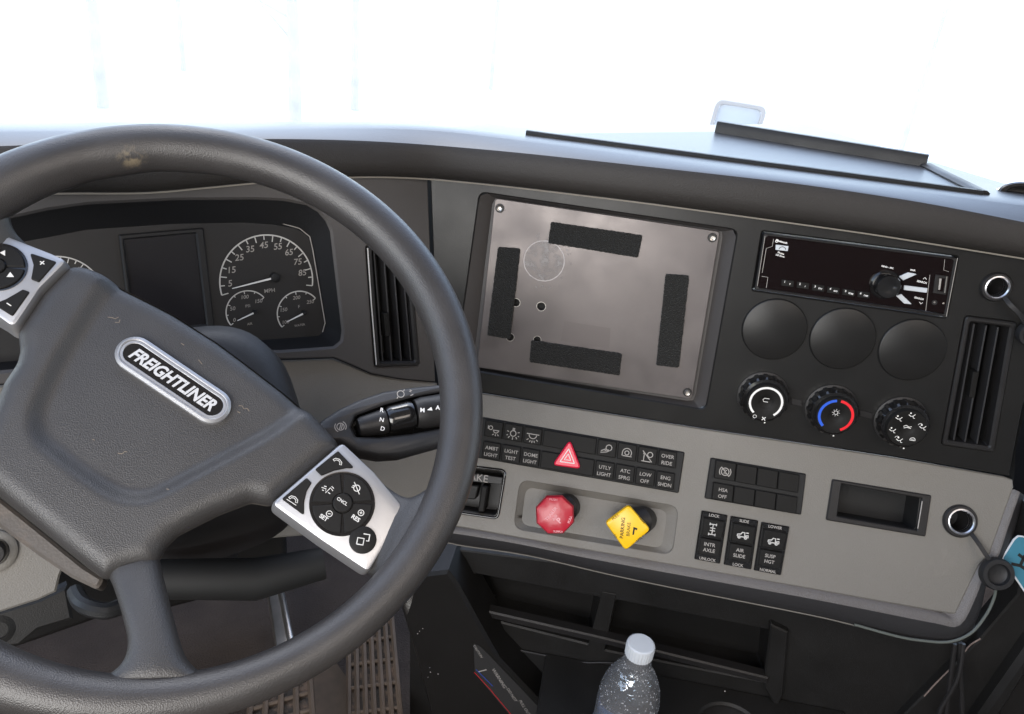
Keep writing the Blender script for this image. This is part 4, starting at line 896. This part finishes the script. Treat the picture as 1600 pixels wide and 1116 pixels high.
def sst(x): x = max(0, min(1, x)); return x * x * (3 - 2 * x)
Us = [V((p.x, p.y)) for p in smooth_path([V((p.x, p.y, 0)) for p in Ucurve], 4)]; Usp = Us + Upoly[-2:]
def hubz(p, dedge):
    s = dline(p, Us); s = s if pip(p, Usp) else -s
    z = HO - .0075 * sst((s + .004) / .012)
    Rr = .014; d = max(0, min(Rr, dedge)); z -= Rr - math.sqrt(max(0, Rr * Rr - (Rr - d) ** 2))
    return z
ts = [k / 46 for k in range(1, 43)] + [.93, .95, .965, .98, .99, .997, 1.0]
vs = [PW.w(hc2.x, hc2.y, hubz(hc2, 1))]; n = len(HP)
HPc = HP + [HP[0]]
for t_ in ts:
    for p in HP:
        q = hc2.lerp(p, t_); de = dline(q, HPc) if t_ > .6 else 1; vs.append(PW.w(q.x, q.y, hubz(q, de)))
fs = [(0, 1 + i, 1 + (i + 1) % n) for i in range(n)]
for k in range(len(ts) - 1):
    for i in range(n): fs.append((1 + k * n + i, 1 + k * n + (i + 1) % n, 1 + (k + 1) * n + (i + 1) % n, 1 + (k + 1) * n + i))
b = MB().add(vs, fs)
hub = b.build('hub_cover', 'leather', wh, smooth=80)
# back shell of the hub
M['shell'] = mat('shell_plastic', (.07, .062, .055), .6, bump=.0003, bscale=600, dirt=(.17, .13, .10), dscale=20, dlo=.5, dhi=.75)
b = MB(); zz = HO - .0135; prev = None
lay = [(offs(HP, .0015), zz), ([p for p in offs(HP, .0005)], zz - .004), (offs(HP, .002), zz - .016), ([hc2.lerp(p, .80) for p in HP], zz - .034), ([hc2.lerp(p, .5) for p in HP], zz - .045)]
for (a, za), (d, zb) in zip(lay, lay[1:]): b.add([PW.w(p.x, p.y, za) for p in a] + [PW.w(p.x, p.y, zb) for p in d], [(i, (i + 1) % n, n + (i + 1) % n, n + i) for i in range(n)])
b.build('hub_back_shell', 'shell', wh, smooth=50)
# spokes: closed lofts between the hub and the rim
def blade(name, L, R, zs, th, m='leather', pxs=True, parent=None):
    b = MB(); rows = []; K = 20
    Ls = smooth_path([V((*(PW.uv(p, z) if pxs else p), z)) for p, z in zip(L, zs)], 5); Rs = smooth_path([V((*(PW.uv(p, z) if pxs else p), z)) for p, z in zip(R, zs)], 5)
    for l, r in zip(Ls, Rs):
        c = (l + r) / 2; h = (r - l) / 2; row = []
        for k in range(K):
            a = 2 * math.pi * k / K; cx, sx = math.cos(a), math.sin(a)
            e = lambda v, p: math.copysign(abs(v) ** p, v)
            row.append(PW.w(c.x + h.x * e(cx, .75), c.y + h.y * e(cx, .75), c.z - th + th * e(sx, .75) * (1.0 if sx > 0 else .8)))
        rows.append(row + [row[0]])
    grid(b, rows); b.add(rows[0][:-1], [tuple(range(K))]); b.add(rows[-1][:-1], [tuple(range(K))])
    return b.build(name, m, wh, smooth=70)
sl = [(162, 893), (172, 915), (182, 945), (190, 975), (195, 1003), (189, 1030), (168, 1052), (132, 1068), (85, 1078)]
sr = [(246, 868), (252, 898), (261, 935), (270, 970), (279, 1003), (290, 1030), (312, 1050), (352, 1058), (400, 1050)]
szs = [-.014, -.010, -.004, .001, .005, .008, .009, .006, -.008]
blade('lower_spoke', sl, sr, szs, .013)
# mirrored lower spoke on the other side of the wheel's own axis
axd = V((math.cos(math.radians(38.8)), math.sin(math.radians(38.8)))); m0 = V((-.014, .005))
def mir(p): d = p - m0; return m0 + axd * (2 * d.dot(axd)) - d
ML = [mir(PW.uv(p, z)) for p, z in zip(sr, szs)]; MR = [mir(PW.uv(p, z)) for p, z in zip(sl, szs)]
blade('lower_spoke', ML, MR, szs, .013, pxs=False)
blade('side_spoke', [(545, 700), (585, 738), (628, 770), (655, 770), (690, 740), (700, 690)], [(470, 830), (545, 880), (580, 896), (596, 905), (625, 930), (640, 960)], [-.03, -.022, -.010, -.002, .002, .0], .010)
blade('side_spoke', [(100, 408), (60, 388), (30, 366), (14, 345), (8, 320), (2, 290)], [(22, 520), (-40, 480), (-90, 455), (-130, 440), (-170, 450), (-200, 480)], [-.03, -.022, -.010, -.002, .002, .0], .010)

b = MB(); prism(b, PW, rnd(UV(PW, [(-45, 745), (0, 779), (60, 827), (130, 884), (162, 904), (152, 922), (112, 903), (60, 868), (0, 824), (-45, 792)], HO - .018), .003), HO - .018, HO - .04, .002); b.build('hub_skirt', 'shell', wh)
# small scuffs in the leather
random.seed(21); b = MB(); 
def hz(p): q = PW.uv(p, HO); return q, hubz(q, 1) + .0001
for p, L in (((175, 490), [(-9, 3), (-2, 0), (2, -3), (8, -1)]), ((180, 497), [(-3, 0), (3, -2), (6, 3)]), ((380, 632), [(-7, 5), (-1, 3), (0, -3), (6, -4), (8, -10)]), ((373, 640), [(-2, 2), (2, -2)]), ((190, 704), [(-8, 2), (-2, -1), (3, 2), (6, 0)]), ((141, 682), [(0, 0), (3, -3)]), ((284, 532), [(-2, 2), (2, -3)]), ((262, 764), [(-2, 2), (3, -2)]), ((310, 560), [(0, 4), (4, -6)])):
    q, z_ = hz(p); stroke(MB(), PW, [q + V(w) * .00040 for w in L], .0005, z_).build('scuff_mark', 'scuff', wh)
# ---- badge
bt = 33.5; b1, b2 = PW.uv((205, 541), 0), PW.uv((331, 626), 0)
def stad(p, q, r, n=14):
    d = (q - p).normalized(); a0 = math.atan2(d.y, d.x); return [q + V((math.cos(a0 - math.pi / 2 + math.pi * k / n), math.sin(a0 - math.pi / 2 + math.pi * k / n))) * r for k in range(n + 1)] + [p + V((math.cos(a0 + math.pi / 2 + math.pi * k / n), math.sin(a0 + math.pi / 2 + math.pi * k / n))) * r for k in range(n + 1)]
d = (b2 - b1).normalized(); rad_ = (PW.uv((195, 541), 0) - PW.uv((214, 520), 0)).length
w2 = .0098; c1, c2_ = b1 + d * .0005, b2 - d * .0005
BZ = HO - .0062
bez = panel(MB(), PW, stad(c1, c2_, w2 + .0028), [stad(c1, c2_, w2 - .0002)], BZ + .0045, .006, .0018, .0006).build('badge_bezel', 'silver', wh)
pltb = prism(MB(), PW, stad(c1, c2_, w2 - .0012), BZ + .0030, BZ - .002, .0004).build('badge_plate', 'gloss', wh)
panel(MB(), PW, stad(c1, c2_, w2), [stad(c1, c2_, w2 - .0024)], BZ + .0036, .004, .0006, .0004).build('badge_ring', 'silver', wh)
bc_ = (c1 + c2_) / 2; a_ = math.atan2(d.y, d.x)
text(MB(), PW, bc_, 'FREIGHTLINER', z=BZ + .0034, width=(c2_ - c1).length + .0035, height=.0092, rot=a_, shear=.28, bold=.035).build('badge_lettering', 'badge', pltb)

# ---- switch pods
def pod(polypx, side, zt):
    P = rnd(UV(PW, polypx, zt), .004); b = MB(); n = len(P)
    rings = [(offs(P, .0022), zt), (offs(P, .0006), zt - .0006), (P, zt - .0022), (offs(P, -.0012), zt - .010), (offs(P, -.0014), zt - .022), (offs(P, .004), zt - .025)]
    for (a, za), (d_, zb) in zip(rings, rings[1:]): b.add([PW.w(p.x, p.y, za) for p in a] + [PW.w(p.x, p.y, zb) for p in d_], [(i, (i + 1) % n, n + (i + 1) % n, n + i) for i in range(n)])
    b.add([PW.w(p.x, p.y, zt) for p in rings[0][0]], [tuple(range(n))]); return b.build('switch_pod', 'silver', wh)
ZPD = HO + .0005
p1 = pod([(535, 691), (585, 738), (627, 788), (624, 812), (576, 894), (500, 843), (424, 787)], 1, ZPD)
p2 = pod([(105, 407), (79, 395), (0, 364), (-40, 352), (-72, 368), (-98, 440), (0, 497), (21, 512), (62, 450)], 1, ZPD)
def K(p, z=ZPD): return PW.uv(p, z)
def key(pod_, pts, r=.0012, z=.0012, m='key'): return prism(MB(), PW, rnd([K(p) for p in pts], r, 4), ZPD + z, ZPD - .003, .0006).build('switch_key', m, pod_)
def sector(pod_, c, rr0, rr1, a0, a1, z=.0020):
    P = arc(c, rr1, a0, a1, 14) + arc(c, rr0, a1, a0, 8); return prism(MB(), PW, P, ZPD + z, ZPD - .002, .0005).build('switch_key', 'key', pod_)
uW = px2m(PW, (533, 787), ZPD)
cR = K((535, 787)); rR = (K((585, 787)) - K((485, 787))).length / 2
vert = K((535, 737)) - K((535, 837)); av = math.degrees(math.atan2(vert.y, vert.x))
def pad(pod_, c, r):
    lathe(MB(), PW, c, [(r * 1.03, ZPD - .001), (r * 1.03, ZPD + .0008), (r * .98, ZPD + .0006), (.0001, ZPD + .0006)], 64).build('pad_well', 'gloss', pod_)
    ks = [sector(pod_, c, r * .32, r * .93, av + 4 + 90 * k, av + 86 + 90 * k) for k in range(4)]
    lathe(MB(), PW, c, [(r * .30, ZPD), (r * .30, ZPD + .0028), (r * .27, ZPD + .0034), (.0001, ZPD + .0035)], 32).build('center_key', 'key', pod_)
    return ks
kR = pad(p1, cR, rR); kz = ZPD + .0022; rb = math.radians(-51)
def lab(px, s, h, rot=rb, z=kz): b = MB(); text(b, PW, PW.uv(px, z), s, z=z, height=h * uW, rot=rot, bold=.02); return b
b = MB(); text(b, PW, PW.uv((534.5, 784), kz), 'CNCL', z=ZPD + .0037, width=19 * uW, rot=rb, bold=.02)
text(b, PW, PW.uv((506, 809), kz), 'SET', z=kz, width=14 * uW, rot=rb, bold=.03); text(b, PW, PW.uv((556, 810), kz), 'RES', z=kz, width=14 * uW, rot=rb, bold=.03)
for p, s in (((514.5, 803), '-'), ((564, 801.5), '+')):
    q = PW.uv(p, kz); stroke(b, PW, ellipse(q, 4.6 * uW, 14), 1.2 * uW, kz, closed=True); stroke(b, PW, [q + V((-2, 1)) * uW, q + V((2, -1)) * uW], 1.2 * uW, kz)
    if s == '+': stroke(b, PW, [q + V((-1, -2)) * uW, q + V((1, 2)) * uW], 1.2 * uW, kz)
def WS_(b, p, z, *pls, w=1.3, r=rb):
    q = PW.uv(p, z); cr, sr_ = math.cos(r), math.sin(r)
    for L in pls: stroke(b, PW, [q + V((x * cr - y * sr_, x * sr_ + y * cr)) * uW for x, y in L], w * uW, z)
WS_(b, (511, 765), kz, [(-9, -2), (-2, 0), (1, -6), (3, 5), (9, 3)], [(-7, 2), (-3, 3)], [(4, -3), (8, -3)], [(-6, -5), (-3, -4)], [(3, 8), (8, 7)])
WS_(b, (557.5, 763), kz, circ(5), [(-9, 6), (9, -6)], [(-8, -3), (-5, -2)], [(-8, 0), (-5, 1)])
WS_(b, (528, 721), ZPD + .0014, [(-8, -2), (-6, 2), (0, 4), (6, 2), (8, -2), (5, -3), (4, 0), (0, 1.5), (-4, 0), (-5, -3), (-8, -2)], w=1.1)
WS_(b, (459, 780), ZPD + .0014, [(-8, -2), (-6, 2), (0, 4), (6, 2), (8, -2), (5, -3), (4, 0), (0, 1.5), (-4, 0), (-5, -3), (-8, -2)], [(-9, -6), (9, -6)], w=1.1)
b.build('lettering', 'dial', p1)
key(p1, [(528, 705), (554, 732), (541, 732), (522, 736), (502, 744), (492, 734)]); key(p1, [(479, 747), (487, 755), (479, 768), (475, 785), (475, 806), (440, 780)])
lathe(MB(), PW, K((566.7, 844)), [(21.5 * uW, ZPD - .001), (21.5 * uW, ZPD + .0012), (19 * uW, ZPD + .0018), (.0001, ZPD + .0018)], 40).build('menu_key', 'key', p1)
b = MB(); WS_(b, (563, 846), ZPD + .0020, [(-5, -5), (5, -5), (5, 5), (-5, 5), (-5, -5)], w=1.8, r=math.radians(-28)); WS_(b, (572, 840), ZPD + .0020, [(-5, 5), (5, 5), (5, -5), (1, -5)], w=1.8, r=math.radians(-28)); b.build('lettering', 'dial', p1)
cL = K((-4, 418)); rL = rR * 1.0
kL = pad(p2, cL, (K((43, 418)) - K((-51, 418))).length / 2)
key(p2, [(47, 396), (89, 410), (61, 442), (49, 437), (53, 415)]); key(p2, [(36, 453), (47, 457), (20, 495), (-10, 476), (10, 468)])
b = MB()
for P in ([(-.5, 395), (8, 391), (8, 400)], [(10, 433), (16, 425), (22, 433)]): q = [PW.uv(p, kz) for p in P]; b.add([PW.w(p.x, p.y, kz) for p in q], [(0, 1, 2)])
WS_(b, (66, 411), ZPD + .0014, [(-4, 0), (4, 0)], [(0, -4), (0, 4)], w=1.6); WS_(b, (14, 476), ZPD + .0014, [(-4, 0), (4, 0)], w=1.6)
b.build('lettering', 'dial', p2)

# =================================================================== STEERING COLUMN, STALK
col = thing('steering_column', 'dark steering column shroud behind the hub', 'steering column', PW.w(0, 0, -.12), PW)
b = MB(); rows = []
for z, sx_, sy_, cx_, cy_ in ((-.045, .052, .052, .0, .0), (-.055, .072, .068, .0, .0), (-.09, .082, .076, .0, .0), (-.17, .088, .08, .0, .0), (-.28, .092, .084, .0, .0)):
    rows.append([PW.w(cx_ + sx_ * math.copysign(abs(math.cos(a)) ** .7, math.cos(a)), cy_ + sy_ * math.copysign(abs(math.sin(a)) ** .7, math.sin(a)), z) for a in [2 * math.pi * k / 48 for k in range(49)]])
grid(b, rows); b.add(rows[0][:-1], [tuple(range(48))]); b.build('shroud', 'shroud', col, smooth=50)
b = MB(); tube(b, [PW.at((230, 905), -.17), PW.at((400, 905), -.17), PW.at((505, 880), -.17)], [.016, .018, .014], 24); b.build('lower_cover', 'void', col)
b = MB(); tube(b, [PW.w(-.02, -.02, -.2), PW.w(-.02, -.05, -.45)], .035, 24); b.build('column_tube', 'dark', col)
b = MB(); tube(b, smooth_path([PW.at((195, 945), -.10), PW.at((165, 955), -.095), PW.at((130, 945), -.10), PW.at((118, 925), -.12)], 6), [.006] * 19, 10); b.build('tilt_lever', 'shroud', col)
st = thing('shift_stalk', 'grey shift and brake stalk with black selector barrel right of the column', 'stalk', PW.at((600, 660), -.06), PW)
ZSK = -.06
hp = [(490, 668), (506, 654), (529, 639), (561, 624), (600, 611), (639, 605), (687, 600), (735, 596), (745, 640), (735, 680), (687, 694), (626, 711), (593, 713), (555, 706), (529, 690), (500, 690)]
ip = [(549, 668), (555, 649), (600, 632), (648, 619), (687, 612), (728, 610), (730, 660), (687, 669), (645, 677), (593, 683), (556, 682)]
panel(MB(), PW, rnd(UV(PW, hp, ZSK), .003), [rnd(UV(PW, ip, ZSK), .002)], ZSK, .02, .003, .002).build('housing', 'roll', st, smooth=50)
i_ = rnd(UV(PW, ip, ZSK), .002); b = MB(); loftpl(b, PW, i_, ZSK - .002, offs(ccw(i_), .001), ZSK - .016, 60); b.add([PW.w(p.x, p.y, ZSK - .016) for p in offs(ccw(i_), .001)], [tuple(range(len(i_)))]); b.build('recess', 'gloss', st)
def barrel(a, c, r0_, r1_, nm, m):
    A3, C3 = PW.at(a, ZSK - .004), PW.at(c, ZSK - .004); n_ = 8
    tube(MB(), [A3.lerp(C3, k / n_) for k in range(n_ + 1)], [r0_ * .9] + [r0_ + (r1_ - r0_) * k / n_ for k in range(1, n_)] + [r1_ * .93], 28).build(nm, m, st)
uS = px2m(PW, (620, 655), ZSK)
barrel((560, 668), (603, 658), 15 * uS, 20 * uS, 'barrel_end', 'black'); barrel((605, 657), (645, 648), 21.5 * uS, 23 * uS, 'selector_ring', 'gloss'); barrel((649, 647), (728, 635), 25 * uS, 27 * uS, 'barrel_grip', 'black')
fr_ = lambda p, z: PW.uv(p, z)
b = MB(); zf = ZSK + .0165
for s, p in (('R', (597, 641)), ('N', (596.5, 656)), ('D', (598, 670))): text(b, PW, fr_(p, ZSK + .010), s, z=ZSK + .0102, height=6.5 * uS, rot=-.5, bold=.01)
text(b, PW, fr_((660, 641), ZSK + .014), 'M', z=ZSK + .0142, height=7 * uS, rot=-.35, bold=.03); text(b, PW, fr_((684, 637), ZSK + .0145), 'A', z=ZSK + .0147, height=7 * uS, rot=-.35, bold=.03)
q = fr_((671, 640), ZSK + .0143); b.add([PW.w(q.x + x * uS, q.y + y * uS, ZSK + .0146) for x, y in ((-4, 0), (4, 3), (4, -3))], [(0, 1, 2)])
b.build('selector_lettering', 'white', st)
b = MB()
for pls, p in (([circ(5.5), [(-6, -3), (-8, -6)], [(6, 3), (8, 6)]], (626, 616)), ([[(0, 3), (5, 4)], [(0, -4), (5, -3)], [(2.5, 1), (2.5, 6)]], (640, 615)), ([circ(5.5), circ(8.5, 0, 0, 130, 230), circ(8.5, 0, 0, -50, 50), [(-3, -4), (2, 4)], [(0, -4), (4, 3)]], (532, 667))):
    q = fr_(p, ZSK); 
    for L in pls: stroke(b, PW, [q + V(w) * uS for w in L], 1.3 * uS, ZSK + .0002)
b.build('housing_icons', 'ivory', st)

# ---- round lamp switch on the grey side panel at the lower left
t = thing('headlamp_switch', 'round black rotary lamp switch on the grey panel, lower left', 'switch', PE.at((-12, 862)), PE); c = PE.uv((-12, 862)); uE = px2m(PE, (0, 862))
lathe(MB(), PE, c, [(40 * uE, 0), (40 * uE, .003), (35 * uE, .0045), (27 * uE, .0045), (25 * uE, .001), (.0001, .001)], 56).build('bezel', 'grey', t)
lathe(MB(), PE, c, [(22 * uE, .001), (21 * uE, .012), (18 * uE, .014), (.0001, .014)], 40).build('dial', 'black', t)
t = thing('round_knob', 'dark round knob below the grey panel, bottom left', 'knob', PE.at((0, 985), -.03), PE); c = PE.uv((-2, 985), -.03)
lathe(MB(), PE, c, [(34 * uE, -.06), (34 * uE, -.032), (28 * uE, -.03), (16 * uE, -.028), (14 * uE, -.034), (.0001, -.034)], 40).build('knob_body', 'dark', t)
b = MB(); prism(b, PE, UV(PE, [(-110, 958), (0, 955), (62, 936), (105, 915), (115, 968), (60, 985), (30, 1010), (-110, 1030)], -.03), -.03, -.05, .003); b.build('lower_left_trim', 'dark', dash)

# =================================================================== FOOTWELL
ZG = -1.05
PF = Pl((0, 0, ZG), (1, 0, 0), (0, 1, 0))
def F(p, z=ZG): r = ray(p); return r * (z / r.z)
def footmat(lab, pts, z, cols, rws, nm, cell=True):
    """rubber slab with raised bars between corner points"""
    t = thing(nm, lab, 'floor mat' if nm == 'floor_mat' else 'pedal', sum([F(p, z) for p in pts], V()) / 4)
    C4 = [F(p, z) for p in pts]; f = lambda u, v: C4[0].lerp(C4[1], u).lerp(C4[3].lerp(C4[2], u), v)
    b = MB(); b.add([p for p in C4] + [p - V((0, 0, .02)) for p in C4], [(0, 1, 2, 3), (4, 5, 6, 7), (0, 4, 5, 1), (1, 5, 6, 2), (2, 6, 7, 3), (3, 7, 4, 0)]); b.build('slab', 'mat', t)
    b = MB()
    for k in range(cols + 1): tube(b, [f(k / cols, 0) + V((0, 0, .004)), f(k / cols, 1) + V((0, 0, .004))], .0042, 6)
    for k in range(rws + 1): tube(b, [f(0, k / rws) + V((0, 0, .003)), f(1, k / rws) + V((0, 0, .003))], .0030, 6)
    b.build('raised_ribs', 'rust', t); return t
footmat('ribbed accelerator pedal beside the console', [(545, 975), (612, 965), (628, 1150), (545, 1160)], -.93, 6, 5, 'accelerator_pedal')
footmat('brake pedal with a square gridded tread left of the accelerator', [(395, 1085), (484, 1058), (492, 1170), (380, 1200)], -.85, 4, 4, 'brake_pedal')
tag(box(MB(), F((512, 1090), -.99), .07, .22, .03, .1).build('floor_board', 'rust'), 'worn brown strip of floor between the two pedals', 'floor strip')
b = MB(); C_ = [F(p, -.97) for p in [(417, 918), (437, 914), (456, 1010), (432, 1012)]]; b.add(C_ + [p - V((0, 0, .03)) for p in C_], [(0, 1, 2, 3), (4, 5, 6, 7), (0, 4, 5, 1), (1, 5, 6, 2), (2, 6, 7, 3), (3, 7, 4, 0)])
tube(b, [C_[1], C_[2]], .006, 8)
tag(bevel(b.build('metal_bracket', 'steel'), .003), 'bright metal bracket standing in the footwell, seen through the wheel', 'bracket')
# dark boxes under the dash on the driver's side
b = MB(); box(b, (.30, .98, -.62), .10, .14, .10, .2); box(b, (.02, .90, -.64), .34, .22, .14, .05); box(b, (.22, 1.02, -.80), .2, .1, .2, -.1)
tag(bevel(b.build('pedal_housing', 'dark'), .01), 'dark housing under the dash above the pedals', 'housing')
b = MB(); tube(b, smooth_path([V((-.1, .80, -.55)), V((.1, .78, -.60)), V((.28, .80, -.58)), V((.40, .83, -.60))], 6), .022, 14)
tag(b.build('wiring_duct', 'black'), 'black corrugated duct under the dash, seen through the wheel', 'duct')

# warning sticker on the slanted edge of the knee panel
t = thing('warning_sticker', 'dark warning sticker with red and blue stripe on the knee panel', 'sticker', PD.at((790, 1080), .0515), PD)
q = [(740, 1006), (752, 1012), (858, 1122), (800, 1122), (742, 1052)]
prism(MB(), PD, UV(PD, q, .0515), .0515, .0503, .0001).build('backing', 'sticker', t)
for (a, c, mm) in (((741, 1050), (765, 1076), 'redline'), ((765, 1076), (800, 1118), 'redline'), ((744, 1046), (770, 1072), 'blueline')): stroke(MB(), PD, UV(PD, [a, c], .0515), .0006, .0517).build('stripe', mm, t)
b = MB(); uD = px2m(PD, (780, 1050), .0515)
for p, s, h in (((747, 1018), 'CAUTION', 4), ((754, 1048), 'I', 14), ((780, 1060), 'WARNING', 6), ((800, 1086), 'DO NOT', 5), ((820, 1106), 'PULL OUT', 5)): text(b, PD, PD.uv(p, .0515), s, z=.0517, height=h * uD, rot=-1.0)
b.build('lettering', 'ivory', t)
# small scratches / scuffs on the knee panel
b = MB(); random.seed(3)
for p in [(655, 988), (652, 992), (660, 984), (672, 1052), (684, 1055), (668, 1060), (671, 1045), (1133, 1082)]:
    c = PD.uv(p, .052) ; prism(b, PD, ellipse(c, random.uniform(.0004, .0009), 7), .0505, .0499, .0001)
b.build('paint_specks', 'residue', dash)

# =================================================================== WATER BOTTLE
bt = thing('water_bottle', 'clear plastic water bottle with white cap standing in the cup holder', 'bottle', (capc.x, capc.y, ZS - .03))
ax_ = V((.0, -.0, 1)).normalized(); PBt = Pl(V((capc.x, capc.y, capc.z)), (1, 0, 0), (0, 1, 0))
def plastic():
    m = bpy.data.materials.new('clear_plastic'); m.use_nodes = True; t = m.node_tree; t.nodes.clear(); N = t.nodes.new; L = t.links.new
    o = N('ShaderNodeOutputMaterial'); mx = N('ShaderNodeMixShader'); tr = N('ShaderNodeBsdfTransparent'); gl = N('ShaderNodeBsdfGlossy'); gl.inputs['Roughness'].default_value = .06; tr.inputs[0].default_value = (.86, .88, .90, 1)
    lw = N('ShaderNodeLayerWeight'); lw.inputs[0].default_value = .5; pw = N('ShaderNodeMath'); pw.operation = 'POWER'; pw.inputs[1].default_value = 2.5; ma = N('ShaderNodeMath'); ma.operation = 'MULTIPLY_ADD'; ma.inputs[1].default_value = .65; ma.inputs[2].default_value = .20
    n = N('ShaderNodeTexNoise'); n.inputs['Scale'].default_value = 90; tc = N('ShaderNodeTexCoord'); L(tc.outputs['Object'], n.inputs['Vector']); bp = N('ShaderNodeBump'); bp.inputs['Distance'].default_value = .002; L(n.outputs['Fac'], bp.inputs['Height']); L(bp.outputs[0], gl.inputs['Normal'])
    L(lw.outputs['Facing'], pw.inputs[0]); L(pw.outputs[0], ma.inputs[0]); L(ma.outputs[0], mx.inputs[0]); L(tr.outputs[0], mx.inputs[1]); L(gl.outputs[0], mx.inputs[2]); df = N('ShaderNodeBsdfDiffuse'); df.inputs[0].default_value = (.55, .57, .60, 1); m3 = N('ShaderNodeMixShader'); m3.inputs[0].default_value = .13; L(mx.outputs[0], m3.inputs[1]); L(df.outputs[0], m3.inputs[2]); L(m3.outputs[0], o.inputs[0]); return m
M['plastic'] = plastic()
def drops():
    m = bpy.data.materials.new('droplets'); m.use_nodes = True; p = m.node_tree.nodes['Principled BSDF']; p.inputs['Roughness'].default_value = .05; p.inputs['Transmission Weight'].default_value = .6; p.inputs['IOR'].default_value = 1.33; p.inputs['Base Color'].default_value = (.9, .92, .95, 1); return m
M['drops'] = drops()
BS = 1.077
def prof(z_):                                                # radius of the bottle z below the cap centre
    z = z_ / BS; return BS * interp([(-.02, .0125), (.006, .0125), (.010, .0145), (.013, .0125), (.018, .0135), (.026, .0175), (.036, .0235), (.048, .0285), (.060, .0315), (.075, .0325), (.20, .0325)], z)
zsb = [.002 + k * .0043 for k in range(50)]
lathe(MB(), PBt, (0, 0), [(.0118, -.0)] + [(prof(z), -z) for z in zsb] + [(.028, -.219), (.0001, -.2195)], 48).build('bottle_body', 'plastic', bt, smooth=60)
lathe(MB(), PBt, (0, 0), [(.0152, -.008), (.0157, .005), (.0150, .0075), (.0135, .0085), (.0001, .0088)], 90, lambda a, j: 1 + (.018 * (1 if math.sin(a * 30) > 0 else -1) if j < 2 else 0)).build('screw_cap', 'cap', bt, smooth=30)
lathe(MB(), PBt, (0, 0), [(.0354, -.122), (.0354, -.17)], 48).build('paper_label', 'label', bt)
lathe(MB(), PBt, (0, 0), [(.0357, -.122), (.0357, -.1245)], 48).build('label_edge', 'white', bt)
def watermat():
    m = bpy.data.materials.new('water'); m.use_nodes = True; q_ = m.node_tree.nodes['Principled BSDF']; q_.inputs['Transmission Weight'].default_value = 1; q_.inputs['IOR'].default_value = 1.33; q_.inputs['Roughness'].default_value = .02; q_.inputs['Base Color'].default_value = (.9, .93, .95, 1); return m
M['water'] = watermat()
lathe(MB(), PBt, (0, 0), [(.0001, -.066), (prof(.066) - .0012, -.066)] + [(prof(z) - .0012, -z) for z in (.07, .08, .1, .15, .2)] + [(.026, -.216), (.0001, -.2165)], 40).build('water', 'water', bt, smooth=60)
random.seed(9); b = MB()
for k in range(520):
    a = random.uniform(0, 6.283); z = random.uniform(.018, .078); r = prof(z); s = random.choice([.0003, .0004, .0005, .0008])
    c = PBt.w(r * math.cos(a), r * math.sin(a), -z); o = V((math.cos(a), math.sin(a), .3)).normalized(); u_ = o.orthogonal().normalized(); v_ = o.cross(u_)
    ring = [c + (u_ * math.cos(t_) + v_ * math.sin(t_)) * s for t_ in [6.283 * j / 6 for j in range(6)]]
    b.add(ring + [c + o * s * .8], [(j, (j + 1) % 6, 6) for j in range(6)])
o = b.build('condensation', 'drops', bt, smooth=90); tag(o, None, kind='stuff')

q_ = PW.uv((207, 250), .012); wear_spot(M['rim'], (q_.x, q_.y, .012), .012, (.13, .105, .07))
